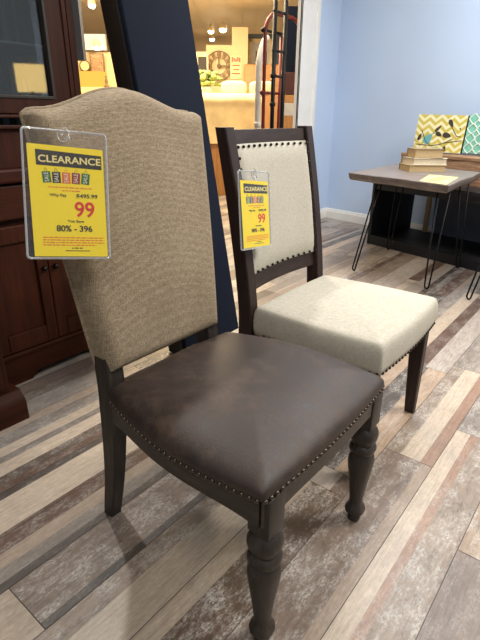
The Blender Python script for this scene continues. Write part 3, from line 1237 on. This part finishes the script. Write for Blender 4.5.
# books
bx, by = (-1.437 - 1.181) / 2, (3.794 + 4.033) / 2
byaw = math.atan2(4.033 - 3.794, -1.181 + 1.437)


def book(label, dx, w_, dep, z0, h_, cover, page, yaw):
    r_ = thing('book', label, 'book', (bx + dx * math.cos(byaw), by + dx * math.sin(byaw), z0), yaw, 'old books stacked on the hairpin table')
    c_ = bmesh.new()
    tc_ = .005
    box(c_, -w_ / 2, w_ / 2, 0, dep, 0, tc_, .001)
    box(c_, -w_ / 2, w_ / 2, 0, dep, h_ - tc_, h_, .001)
    box(c_, -w_ / 2, w_ / 2, dep - tc_, dep, 0, h_, .001)
    new('cover', c_, cover, r_)
    new('page_block', B(-w_ / 2 + .006, w_ / 2 - .006, .008, dep - tc_, tc_, h_ - tc_), page, r_)


book('tan book at the bottom of the stack on the table', .026, .295, .21, TZ, .050, 'book_tan', 'page_tan', byaw)
book('pale book with white pages in the middle of the stack', .040, .275, .20, TZ + .050, .050, 'book_pale', 'page_white', byaw + .04)
book('smaller tan book on top of the stack', .022, .225, .17, TZ + .100, .068, 'book_brown', 'page_tan', byaw - .03)

# yellow sheet lying on the table
q = [(-1.125, 3.30), (-.930, 3.22), (-.990, 3.69), (-1.205, 3.73)]
cxy = (sum(a for a, b in q) / 4, sum(b for a, b in q) / 4)
S_ = thing('sale_sheet', 'yellow sale sheet lying flat on the hairpin table beside the books', 'sign', (cxy[0], cxy[1], TZ))
sheet = new('paper', prism(bmesh.new(), [(a - cxy[0], b - cxy[1]) for a, b in q], lambda a, b: (a, b, .0005), lambda a, b: (a, b, .0025)), 'tag_cream', S_)
bb_ = bmesh.new()
for i in range(5):
    box(bb_, -.04, .04, -.13 + .055 * i, -.11 + .055 * i, .0025, .003)
new('print_block', bb_, 'tan_wood', sheet)

# ------------------------------------------------------------------ black console, trunk, paintings
CT = R(-16)
CN = thing('console_table', 'black open-front console table standing against the blue wall', 'console', (-1.915, 4.375, 0), CT)
CH_ = .60
new('top_board', B(-.01, 1.52, -.01, .62, CH_ - .035, CH_, bev=.004), 'black_paint', CN)
new('bottom_shelf', B(.02, 1.48, .01, .60, .045, .085, bev=.003), 'black_paint', CN)
new('front_rail', B(.0, 1.50, 0, .03, CH_ - .085, CH_ - .035, bev=.003), 'black_paint', CN)
new('front_plinth', B(.0, 1.50, 0, .03, .0, .085, bev=.003), 'black_paint', CN)
for x in (0, 1.47):
    new('side_panel', B(x, x + .035, .0, .61, 0, CH_ - .035, bev=.003), 'black_paint', CN)
new('back_panel', B(.32, 1.47, .59, .605, .085, CH_ - .035), 'slate_panel', CN)
new('gap_light_strip', B(.215, .255, .555, .585, .085, CH_ - .035), 'page_tan', CN)['label'] = 'pale strip imitating light through a gap at the back'  # pale colour stands in for light coming through the open back
ex, en = Vector((math.cos(CT), math.sin(CT), 0)), Vector((-math.sin(CT), math.cos(CT), 0))
cp0 = Vector((-1.915, 4.375, 0))
p = cp0 + ex * .05 + en * .30
TR = thing('carved_chest', 'low carved rustic brown wooden chest on the console under the paintings', 'chest', (p.x, p.y, CH_), CT)
tb = bmesh.new()
nx, nz = 70, 12
rn = random.Random(5)
g = [[None] * (nz + 1) for _ in range(nx + 1)]
for i in range(nx + 1):
    for j in range(nz + 1):
        x = 1.35 * i / nx
        z = .195 * j / nz
        rel = .010 * max(0, math.sin(x * 26 + 2 * math.sin(z * 40))) * max(0, math.sin(z * 34)) + rn.uniform(0, .006)
        g[i][j] = tb.verts.new((x, -rel, z))
for i in range(nx):
    for j in range(nz):
        tb.faces.new((g[i][j], g[i + 1][j], g[i + 1][j + 1], g[i][j + 1]))
box(tb, 0, 1.35, .002, .25, 0, .195)
new('chest_body', tb, 'rustic_brown', TR, True, 60)
new('chest_lid', B(-.006, 1.356, -.008, .256, .195, .228, bev=.006), 'rustic_brown', TR)


def painting(label, c, yaw, lean, rol, w_, h_, mat):
    r_ = thing('painting', label, 'painting', c, 0, 'square canvases leaning above the carved chest')
    Rz = Matrix.Rotation(yaw, 3, 'Z') @ Matrix.Rotation(lean, 3, 'Y') @ Matrix.Rotation(rol, 3, 'X')
    rg, up_, nr = Rz @ Vector((0, 1, 0)), Rz @ Vector((0, 0, 1)), Rz @ Vector((1, 0, 0))
    r_.rotation_euler = Matrix((rg, up_, nr)).transposed().to_euler()
    new('stretcher', B(-w_ / 2, w_ / 2, -h_ / 2, h_ / 2, -.036, -.002, bev=.002), 'canvas_edge', r_)
    cv = new('canvas', B(-w_ / 2, w_ / 2, -h_ / 2, h_ / 2, -.002, .002), mat, r_)
    return r_, cv


pw, ph = .449, .311
p1, cv1 = painting('yellow chevron canvas with teal bird and dark leaves behind the books', (-1.505, 4.752, .997), -1.695, -.075, -.02, pw, ph, 'chevron_canvas')


def flat(pts2, name, mat, par, z=.0030):
    return new(name, prism(bmesh.new(), pts2, lambda a, b: (a, b, z - .001), lambda a, b: (a, b, z)), mat, par)


def uvp(u, v):
    return ((u - .5) * pw, (.5 - v) * ph)


def leaf(u, v, ang, ln, wd, name='leaf', mat='leaf_dark'):
    x, y = uvp(u, v)
    pl_ = []
    for k in range(10):
        t = 2 * PI * k / 10
        a, b = ln / 2 * math.cos(t), wd / 2 * math.sin(t) * (1 - .3 * math.cos(t))
        pl_.append((x + a * math.cos(ang) - b * math.sin(ang), y + a * math.sin(ang) + b * math.cos(ang)))
    flat(pl_, name, mat, cv1)


for (u, v, a, l_, w_) in ((.70, .22, -1.0, .075, .036), (.46, .37, .8, .075, .024), (.49, .52, -.5, .065, .036), (.66, .54, -.2, .080, .046), (.10, .62, 1.2, .065, .03), (.66, .90, 1.5, .05, .03), (.90, .35, 2.3, .02, .012)):
    leaf(u, v, a, l_, w_)
leaf(.28, .66, .9, .10, .075, 'bird', 'bird_teal')
leaf(.47, .93, .1, .12, .035, 'grass_patch', 'grass_green')
br = bmesh.new()
for ln in ([(.12, .42), (.24, .72), (.34, .82)], [(.03, .82), (.4, .84), (.72, .72), (.97, .66)], [(.42, .45), (.34, .55)], [(.72, .3), (.86, .55), (.95, .56)], [(.55, .80), (.80, .62)]):
    tube(br, [(*uvp(*q_), .003) for q_ in ln], .0028, 6)
new('branch', br, 'leaf_dark', cv1)
ex1 = Vector((math.cos(-1.695 + PI / 2), math.sin(-1.695 + PI / 2), 0))
p2c = Vector((-1.505, 4.752, .998)) + ex1 * (pw + .015)
p2, cv2 = painting('teal canvas with white lattice pattern at the right edge', p2c, -1.695, -.075, -.02, pw, ph, 'teal_canvas')
lt = bmesh.new()
for i in range(6):
    for j in range(4):
        cx_, cy_ = -pw / 2 + .045 + i * .075, -ph / 2 + .04 + j * .078
        tube(lt, [(cx_ + .037 * math.cos(a * PI / 6) * (1.15 if a % 3 == 0 else .9), cy_ + .037 * math.sin(a * PI / 6) * (1.15 if a % 3 == 0 else .9), .0028) for a in range(12)], .0052, 5, True)
new('lattice', lt, 'lattice_white', cv2)

# ------------------------------------------------------------------ hand trucks in the opening


def wheel(bm_, c, r_, w_):
    t = bmesh.new()
    lathe(t, [(r_ * .4, -w_ / 2), (r_ * .9, -w_ / 2), (r_, -w_ / 3), (r_, w_ / 3), (r_ * .9, w_ / 2), (r_ * .4, w_ / 2)], 0, 0, 20)
    t.transform(Matrix.Translation(c) @ Matrix.Rotation(PI / 2, 4, 'X'))
    merge(bm_, t)


HX = -3.32
HT = thing('hand_truck', 'tall red steel hand truck with arched handle in the opening', 'hand truck', (HX, 4.735, 0))
y0, y1 = -.19, .50
arc = [(0, y0, .06), (0, y0, 1.0), (0, y0, 1.90)]
for sy_, a0_ in ((1, 0), (-1, 1)):
    for k in range(7):
        a = PI / 2 * k / 6
        yy, zz_ = .20 * (1 - math.cos(a)), .20 * math.sin(a)
        if a0_:
            yy, zz_ = .20 * (1 - math.sin(a)), .20 * math.cos(a)
        arc.append((0, y0 + yy if sy_ > 0 else y1 - yy, 1.90 + zz_))
arc += [(0, y1, 1.0), (0, y1, .06)]
new('frame', tube(bmesh.new(), arc, .019, 12), 'red_metal', HT, True)
for z in (1.36, 1.93):
    rg_ = tube(bmesh.new(), [(0.0, y0 - .03, z), (0, .11, z)], .014, 10)
    sphere(rg_, (0, y0 - .035, z), .024)
    new('rung', rg_, 'black_metal' if z > 1.5 else 'red_metal', HT, True)
new('rung', tube(bmesh.new(), [(0, y0, .6), (0, y1, .6)], .014, 10), 'red_metal', HT, True)
new('inner_upright', tube(bmesh.new(), [(0, .10, .02), (0, .10, 1.90)], .017, 10), 'red_metal', HT, True)
new('toe_plate', B(0, .09, y0, y1, .0, .012), 'red_metal', HT)
for y in (y0 - .02, y1 + .02):
    wb_ = bmesh.new()
    wheel(wb_, (-.09, y, .10), .10, .04)
    new('wheel', wb_, 'rubber', HT, True)

HB = thing('hand_truck', 'taller black hand truck with straight poles beside the red one', 'hand truck', (-3.09, 4.475, 0))
for y in (-.09, .09):
    new('pole', tube(bmesh.new(), [(0, y, .05), (0, y, 2.35)], .021, 12), 'black_metal', HB, True)
for z in (.4, 1.50, 1.72, 2.05):
    new('rung', tube(bmesh.new(), [(0, -.115, z), (0, .115, z)], .013, 8), 'black_metal', HB, True)
for z in (1.22, 1.48):
    new('collar', lathe(bmesh.new(), [(.027, z), (.030, z + .012), (.030, z + .03), (.027, z + .04)], 0, -.09, 14), 'black_metal', HB, True)
new('handle_bar', tube(bmesh.new(), [(0, -.10, 2.35), (0, .10, 2.35)], .021, 12), 'black_metal', HB, True)
new('toe_plate', B(.02, .10, -.12, .12, .0, .012), 'black_metal', HB)
for y in (-.14, .14):
    wb_ = bmesh.new()
    wheel(wb_, (-.01, y, .07), .07, .03)
    new('wheel', wb_, 'rubber', HB, True)

WT = thing('white_pole', 'white tubular pole standing just left of the red hand truck', 'pole', (-3.48, 4.66, 0))
new('tube', tube(bmesh.new(), catmull([(0, -.0, .01), (0, -.0, .9), (0, -.0, 1.55), (0, .02, 1.72), (0, .09, 1.86), (0, .15, 1.90)], 6), .033, 12), 'white_tube', WT, True)
new('collar', lathe(bmesh.new(), [(.036, 1.02), (.042, 1.03), (.042, 1.06), (.036, 1.07)], 0, 0, 14), 'white_tube', WT, True)
new('foot_plate', lathe(bmesh.new(), [(.10, 0), (.10, .010), (.05, .014)], 0, 0, 20), 'white_tube', WT, True)

# ------------------------------------------------------------------ bright bedroom display beyond the opening
structure(new('wall_far', prism(bmesh.new(), [(-9, 0), (9, 0), (9, 3.7), (-9, 3.7)], lambda a, b: wpos(a, 14.5, b), lambda a, b: wpos(a, 14.6, b)), 'cream_paint'))


def far_box(x0, y0, x1, y1, D, dep, mat, name, par=None, base=False, bev=.0):
    """box whose front fills the given picture rectangle at distance D along the view"""
    r0, z1 = atd(x0, y0, D)
    r1, z0 = atd(x1, y1, D)
    z1 = (z1 + atd(x1, y0, D)[1]) / 2
    if base:
        z0 = 0
    bm_ = B(-(r1 - r0) / 2, (r1 - r0) / 2, 0, dep, 0, z1 - z0, bev=bev)
    o = new(name, bm_, mat)
    o.location = wpos((r0 + r1) / 2, D, z0)
    o.rotation_euler = (0, 0, HEAD)
    return o


def far_empty(name, label, cat, px_, py_, D, group=None, z=None):
    r_, zz_ = atd(px_, py_, D)
    o = thing(name, label, cat, wpos(r_, D, zz_ if z is None else z), HEAD, group)
    return o


structure(far_box(206, 45, 233, 120, 10.6, .25, 'cream_paint', 'wall_display', base=True))
structure(far_box(232, 27, 247, 120, 10.5, .6, 'cream_paint', 'wall_column', base=True))
structure(far_box(246, 34, 300, 120, 11.2, .2, 'slate_paint', 'wall_slate', base=True))
structure(far_box(60, 52, 122, 120, 10.2, .2, 'cream_paint', 'wall_alcove', base=True))
# far ceiling, cream planks
cf = bmesh.new()
for i in range(46):
    a = -6 + .3 * i
    for s in range(1):
        vs = [cf.verts.new(wpos(a + .004, 3.7, 3.06)), cf.verts.new(wpos(a + .296, 3.7, 3.06)), cf.verts.new(wpos(a + .296, 15, 3.06)), cf.verts.new(wpos(a + .004, 15, 3.06))]
        cf.faces.new(vs)
vs = [cf.verts.new(wpos(a, D, 3.09)) for a, D in ((-6.2, 3.6), (8, 3.6), (8, 15), (-6.2, 15))]
cf.faces.new(vs)
structure(new('ceiling_far', cf, 'cream_ceiling'))

# clock
CK = far_empty('wall_clock', 'large round open-face clock with roman style markers on cream wall', 'clock', 219, 66, 10.56)
rc = .255
new('ring', tube(bmesh.new(), [(rc * math.cos(2 * PI * k / 40), -.015, rc * math.sin(2 * PI * k / 40)) for k in range(40)], .008, 6, True), 'clock_dark', CK, True)
new('inner_ring', tube(bmesh.new(), [(-0.15 * math.cos(2 * PI * k / 40), -.015, .15 * math.sin(2 * PI * k / 40)) for k in range(40)], .007, 6, True), 'clock_dark', CK, True)
for k in range(12):
    mk = bmesh.new()
    for dx in ((-.022, .0, .022) if k % 3 else (-.03, -.01, .01, .03)):
        box(mk, dx - .006, dx + .006, -.022, -.008, .165, .246)
    mk.transform(Matrix.Rotation(2 * PI * k / 12, 4, 'Y'))
    new('numeral', mk, 'clock_dark', CK)
hd = bmesh.new()
box(hd, -.012, .012, -.03, -.02, -.03, .15)
t = B(-.012, .012, -.03, -.02, -.03, .21)
t.transform(Matrix.Rotation(PI / 2, 4, 'Y'))
merge(hd, t)
new('hand', hd, 'clock_dark', CK)
new('hub', lathe(bmesh.new(), [(.04, -.02), (.04, .02)], 0, 0, 16), 'clock_dark', CK).rotation_euler = (PI / 2, 0, 0)

# red sale sign on column
SG = far_empty('sale_sign', 'small cream sign with red lettering on the cream column', 'sign', 236, 65, 10.49)
new('board', B(-.11, .11, -.008, 0, -.24, .16), 'sign_cream', SG)
tt = bmesh.new()
for q_ in range(5):
    box(tt, -.085 + .036 * q_, -.060 + .036 * q_, -.0095, -.008, .05 + .012 * (q_ % 2), .135 - .014 * (q_ % 3))
new('heading_marks', tt, 'sign_red', SG)
sb = bmesh.new()
for i, (a, b) in enumerate(((-.07, .07), (-.05, .06), (-.08, .08))):
    box(sb, a, b, -.0095, -.008, -.02 - .07 * i, .0 - .07 * i)
new('fine_print', sb, 'sign_red', SG)

# framed picture on the slate wall
PF = far_empty('framed_picture', 'white framed picture hanging on the dark slate wall', 'picture', 261, 63, 11.15)
new('frame', box(box(box(B(-.26, .26, -.03, 0, .36, .43), -.26, .26, -.03, 0, -.43, -.36), -.26, -.19, -.03, 0, -.43, .43), .19, .26, -.03, 0, -.43, .43), 'sign_cream', PF)
new('print', B(-.19, .19, -.015, 0, -.36, .36), 'carton_white', PF)
dk_ = bmesh.new()
for (a, b) in ((-.08, .12), (.08, .10), (-.06, -.08), (.09, -.10)):
    box(dk_, a - .035, a + .035, -.018, -.015, b - .09, b + .09)
new('print_figure', dk_, 'clock_dark', PF)

# tan upholstered headboard below the picture
OC = far_empty('headboard', 'tan orange upholstered headboard standing below the white framed picture', 'headboard', 262, 90, 10.3, z=0)
new('padded_panel', B(-.36, .36, 0, .10, .30, 2.05, bev=.045, seg=3), 'orange_leather', OC, True, 50)
for x in (-.30, .30):
    new('leg', B(x - .03, x + .03, .03, .08, 0, .32), 'dark_board', OC)

# bed with cream bedspread
BD = far_empty('bed', 'tall display bed with wrinkled cream bedspread beyond the opening', 'bed', 231, 100, 7.6, z=0)
zt = atd(231, 93, 7.6)[1]
hwb = (atd(264, 100, 7.6)[0] - atd(180, 100, 7.6)[0]) / 2
BD.location = wpos((atd(264, 100, 7.6)[0] + atd(180, 100, 7.6)[0]) / 2, 7.6, 0)
new('bed_base', B(-hwb + .03, hwb - .03, .05, 1.9, 0, zt - .62), 'tan_wood', BD)
bs = bmesh.new()
N1, N2 = 60, 30
rows = []
for i in range(N1 + 1):
    x = -hwb + 2 * hwb * i / N1
    row = []
    for j in range(N2 + 1):
        t = j / N2
        if t < .62:
            z = zt - .68 + (.60) * t / .62
            y = .0
        elif t < .8:
            a = (t - .62) / .18 * PI / 2
            y = .08 - .08 * math.cos(a)
            z = zt - .08 + .08 * math.sin(a)
        else:
            y = .08 + (t - .8) / .2 * 1.85
            z = zt
        y += (.010 * math.sin(x * 9 + 4 * z) + .022 * max(0, 1 - t / .4) * math.sin(x * 15 + 9 * z)) * (1 if t < .62 else .3) + .004 * math.sin(x * 23 + 2 + 3 * z) - .03 * math.exp(-((t - .60) / .05) ** 2)
        edge_ = min(1, (N1 - i) / 5)
        row.append(bs.verts.new((x, y, z - .10 * (1 - edge_) ** 2)))
    rows.append(row)
for i in range(N1):
    for j in range(N2):
        bs.faces.new((rows[i][j], rows[i + 1][j], rows[i + 1][j + 1], rows[i][j + 1]))
bs.faces.new([rows[N1][j] for j in range(N2 + 1)])
new('bedspread', bs, 'bedspread', BD, True)
for i, x in enumerate((.16, .60)):
    pb = bmesh.new()
    sphere(pb, (0, 0, 0), 1, 24, 16)
    for v_ in pb.verts:
        v_.co = Vector([math.copysign(abs(c_) ** .55, c_) * h_ for c_, h_ in zip(v_.co, (.20, .06, .10))])
    po = tag(new('pillow', pb, 'pillow_pale', None, True), ('pale pillow on the bed under the wall clock' if i == 0 else 'pale pillow on the bed beside the slate wall'), 'pillow', 'pillows on the bed')
    b_ = BD.location
    q_ = Vector(b_) + RGT * x + FWD * .75
    po.location = (q_.x, q_.y, zt + .102)
    po.rotation_euler = (0, 0, HEAD)

# greenery on the bed
GP = far_empty('flower_arrangement', 'pale green flower arrangement at the left end of the bed', 'plant', 207, 88, 8.6)
GP.location = wpos(atd(207, 88, 8.6)[0], 8.6, zt + .002)
new('pot', lathe(bmesh.new(), [(.06, 0), (.09, .08), (.085, .12)], 0, 0, 16), 'carton_white', GP, True)
fo = bmesh.new()
rn = random.Random(9)
for i in range(60):
    a, e_ = rn.uniform(0, 2 * PI), rn.uniform(.0, .9)
    r_ = rn.uniform(.03, .20)
    sphere(fo, (r_ * math.cos(a) * 1.2, r_ * math.sin(a), .14 + rn.uniform(0, .20)), .05, 6, 4, (1.2, .7, .6))
new('foliage', fo, 'plant_green', GP, True)

# framed dark picture left of the clock
LPp = far_empty('framed_picture', 'small dark picture in a cream frame left of the clock', 'picture', 202, 64, 10.3)
new('frame', B(-.12, .12, -.03, .0, -.20, .20), 'sign_cream', LPp)
new('print', B(-.07, .09, -.035, -.03, -.12, .12), 'dark_board', LPp)
o_ = structure(far_box(190, 58, 206, 120, 10.35, .2, 'cream_paint', 'wall_niche', base=True))

# stacked boxes next to the casing
D_ = 6.7
sx_ = (284, 303)
bx_ = tag(far_box(sx_[0], 116, sx_[1], 200, D_, .5, 'tan_wood', 'wooden_crate', base=True), 'tan wooden crate at the bottom of the pile beside the white casing', 'crate')
z_a = atd(294, 116, D_)[1]
z_b = atd(294, 103, D_)[1]
z_c = atd(294, 95, D_)[1]
z_d = atd(294, 72, D_)[1]
r0, r1 = atd(sx_[0], 110, D_)[0], atd(sx_[1] + 2, 110, D_)[0]


def pile(name, z0, z1, mat, label, cat):
    o = tag(new(name, B(-(r1 - r0) / 2, (r1 - r0) / 2, 0, .45, 0, z1 - z0, bev=.006), mat), label, cat)
    o.location = wpos((r0 + r1) / 2, D_, z0)
    o.rotation_euler = (0, 0, HEAD)


pile('carton', z_a, z_b, 'carton_white', 'white carton on the tan crate beside the casing', 'box')
pile('carton', z_b, z_c, 'tan_wood', 'flat tan carton between white carton and red chest', 'box')
pile('storage_chest', z_c, z_d, 'maroon_wood', 'dark red chest on the pile behind the hand trucks', 'chest')
pile('room_divider', z_d, atd(294, 6, D_)[1], 'navy_leather', 'upright dark navy divider on top of the red chest', 'divider')

# grey hanging panel beside the cabinet top
structure(far_box(62, -30, 84, 60, 3.6, .06, 'grey_panel', 'wall_grey'))

# things seen in the gap beside the cabinet
CL = far_empty('wall_clock', 'small round pale clock seen between cabinet and navy panel', 'clock', 85, 66, 10.15)
new('rim', lathe(bmesh.new(), [(.09, -.02), (.10, -.01), (.10, .01), (.09, .02)], 0, 0, 24), 'clock_dark', CL, True).rotation_euler = (PI / 2, 0, 0)
new('face', lathe(bmesh.new(), [(.078, .018), (.078, .026)], 0, 0, 24), 'clock_face', CL).rotation_euler = (PI / 2, 0, 0)
GPc = far_empty('framed_picture', 'dark patterned picture on cream wall beside the navy panel', 'picture', 98, 68, 10.15)
new('frame', B(-.13, .13, -.03, 0, -.24, .24), 'clock_dark', GPc)
new('print', B(-.11, .11, -.034, -.03, -.22, .22), 'pic_mid', GPc)
LB = far_empty('light_box', 'glowing yellow lamp shade bench beneath the small clock', 'lamp', 91, 87, 9.8)
new('shade', B(-.26, .26, 0, .2, 0, .26, bev=.02), 'lamp_bench_glow', LB)
LB2 = tag(far_box(70, 87, 118, 130, 9.55, .6, 'bedspread', 'display_table', base=True), 'cream covered display table below the glowing lamp shade', 'table')
LBl = far_empty('figurine', 'small dark figurine on the cream display table beside the navy panel', 'ornament', 107, 87, 9.75)
new('figurine_body', lathe(bmesh.new(), [(.05, 0), (.05, .015), (.02, .04), (.03, .09), (.012, .14), (.02, .17), (.008, .19)], 0, 0, 14), 'clock_dark', LBl, True)
UN = tag(far_box(84, 34, 106, 50, 10.1, .1, 'carton_white', 'wall_shelf'), 'pale grey wall shelf of glassware above the small clock', 'shelf')

# ceiling spot heads of the bedroom display
for i, (x, y, D, lab) in enumerate(((92, 5, 9.6, 'lit spotlight high in the gap beside the cabinet'), (97, 47, 10.02, 'lit lamp in front of the pale wall shelf'), (211, 31, 12.0, 'left lit ceiling spotlight above the clock'),
                                    (223, 29, 12.0, 'larger right lit ceiling spotlight above the clock'), (212, 39, 13.6, 'lowest lit spotlight just above the clock'))):
    sp_ = far_empty('spotlight', lab, 'spotlight', x, y, D, 'ceiling spotlights in the bedroom display')
    k_ = 1.0 if i != 3 else 1.3
    zc = 3.05 - sp_.location.z
    can = lathe(bmesh.new(), [(.062 * k_, 0), (.066 * k_, .02), (.05 * k_, .10), (.02, .13)], 0, 0, 14)
    new('can', can, 'sign_cream', sp_, True)
    bb = bmesh.new()
    sphere(bb, (0, 0, -.004), .062 * k_, 12, 8, (1, 1, .8))
    new('bulb', bb, 'bulb', sp_, True)
    if i != 1:
        new('stem', tube(bmesh.new(), [(0, 0, .12), (0, 0, max(.14, zc))], .008, 6), 'sign_cream', sp_)
SPK = far_empty('ceiling_speaker', 'dark round fitting on the cream ceiling above the spotlights', 'fitting', 225, 15, 8.0)
SPK.location.z = 3.03
new('fitting_body', lathe(bmesh.new(), [(.12, 0), (.14, .02), (.14, .035)], 0, 0, 20), 'black_metal', SPK, True)

# floor lamp at the right of the shop, seen mirrored in the cabinet glass
FLM = thing('floor_lamp', 'floor lamp with square cream shade, mirrored in the cabinet glass', 'lamp', (1.5, 3.16, 0), R(30))
new('base', lathe(bmesh.new(), [(.15, 0), (.15, .02), (.03, .035)], 0, 0, 24), 'black_metal', FLM, True)
new('pole', tube(bmesh.new(), [(0, 0, .03), (0, 0, 1.5)], .012, 10), 'black_metal', FLM, True)
new('lamp_shade', box(box(box(B(-.15, .15, -.15, -.145, 1.36, 1.62), -.15, .15, .145, .15, 1.36, 1.62), -.15, -.145, -.15, .15, 1.36, 1.62), .145, .15, -.15, .15, 1.36, 1.62), 'shade_glow', FLM)


# ------------------------------------------------------------------ lights
def area(name, loc, size, power, col=(1, 1, 1), rot=(0, 0, 0), sy=None):
    l_ = bpy.data.lights.new(name, 'AREA')
    l_.energy = power
    l_.color = col
    l_.shape = 'RECTANGLE'
    l_.size = size
    l_.size_y = sy or size
    o = bpy.data.objects.new(name, l_)
    COL.objects.link(o)
    o.location = loc
    o.rotation_euler = rot
    return o


def spot(name, loc, target, power, col, ang, blend, rad):
    l_ = bpy.data.lights.new(name, 'SPOT')
    l_.energy = power
    l_.color = col
    l_.spot_size = R(ang)
    l_.spot_blend = blend
    l_.shadow_soft_size = rad
    o = bpy.data.objects.new(name, l_)
    COL.objects.link(o)
    o.location = loc
    d_ = Vector(target) - Vector(loc)
    o.rotation_euler = d_.to_track_quat('-Z', 'Y').to_euler()


area('ceiling_panel_light', (.9, 2.6, CEIL - .05), 1.2, 58, (1, .945, .87))
area('ceiling_panel_light', (-1.0, 3.4, CEIL - .05), 1.0, 50, (.96, .98, 1))
area('ceiling_panel_light', (.6, -.6, CEIL - .05), 1.0, 26, (1, .97, .93))
spot('track_spot', (1.3, 3.3, CEIL - .1), (-.6, .9, .3), 80, (1, .96, .89), 60, .5, .05)
spot('track_spot', (-2.1, 1.2, CEIL - .1), (.2, 1.2, .2), 85, (1, .97, .92), 75, .5, .05)
# bedroom display, warm
area('display_light', wpos(-.5, 8.0, 2.98), 1.8, 150, (1, .80, .52))
area('display_light', wpos(-2.8, 8.8, 3.0), 1.2, 50, (1, .76, .44))
area('display_light', wpos(-.2, 5.9, 2.98), .9, 40, (1, .82, .58))
area('display_light', wpos(.3, 12.6, 2.98), 1.2, 60, (1, .78, .50))

l_ = bpy.data.lights.new('far_ceiling_fill', 'POINT')  # added fill to brighten the far ceiling, out of view behind the navy panel
l_.energy = 55
l_.color = (1, .80, .52)
l_.shadow_soft_size = .12
o = bpy.data.objects.new('far_ceiling_fill', l_)
COL.objects.link(o)
o.location = wpos(atd(160, 40, 8.6)[0], 8.6, 2.2)

w = bpy.data.worlds.new('world')
SC.world = w
w.use_nodes = True
w.node_tree.nodes['Background'].inputs[0].default_value = (.85, .93, 1.0, 1)
w.node_tree.nodes['Background'].inputs[1].default_value = .18

vs_ = SC.view_settings
vs_.view_transform = 'Standard'
vs_.look = 'None'
vs_.exposure = 0.68
vs_.gamma = 1
vs_.use_curve_mapping = False
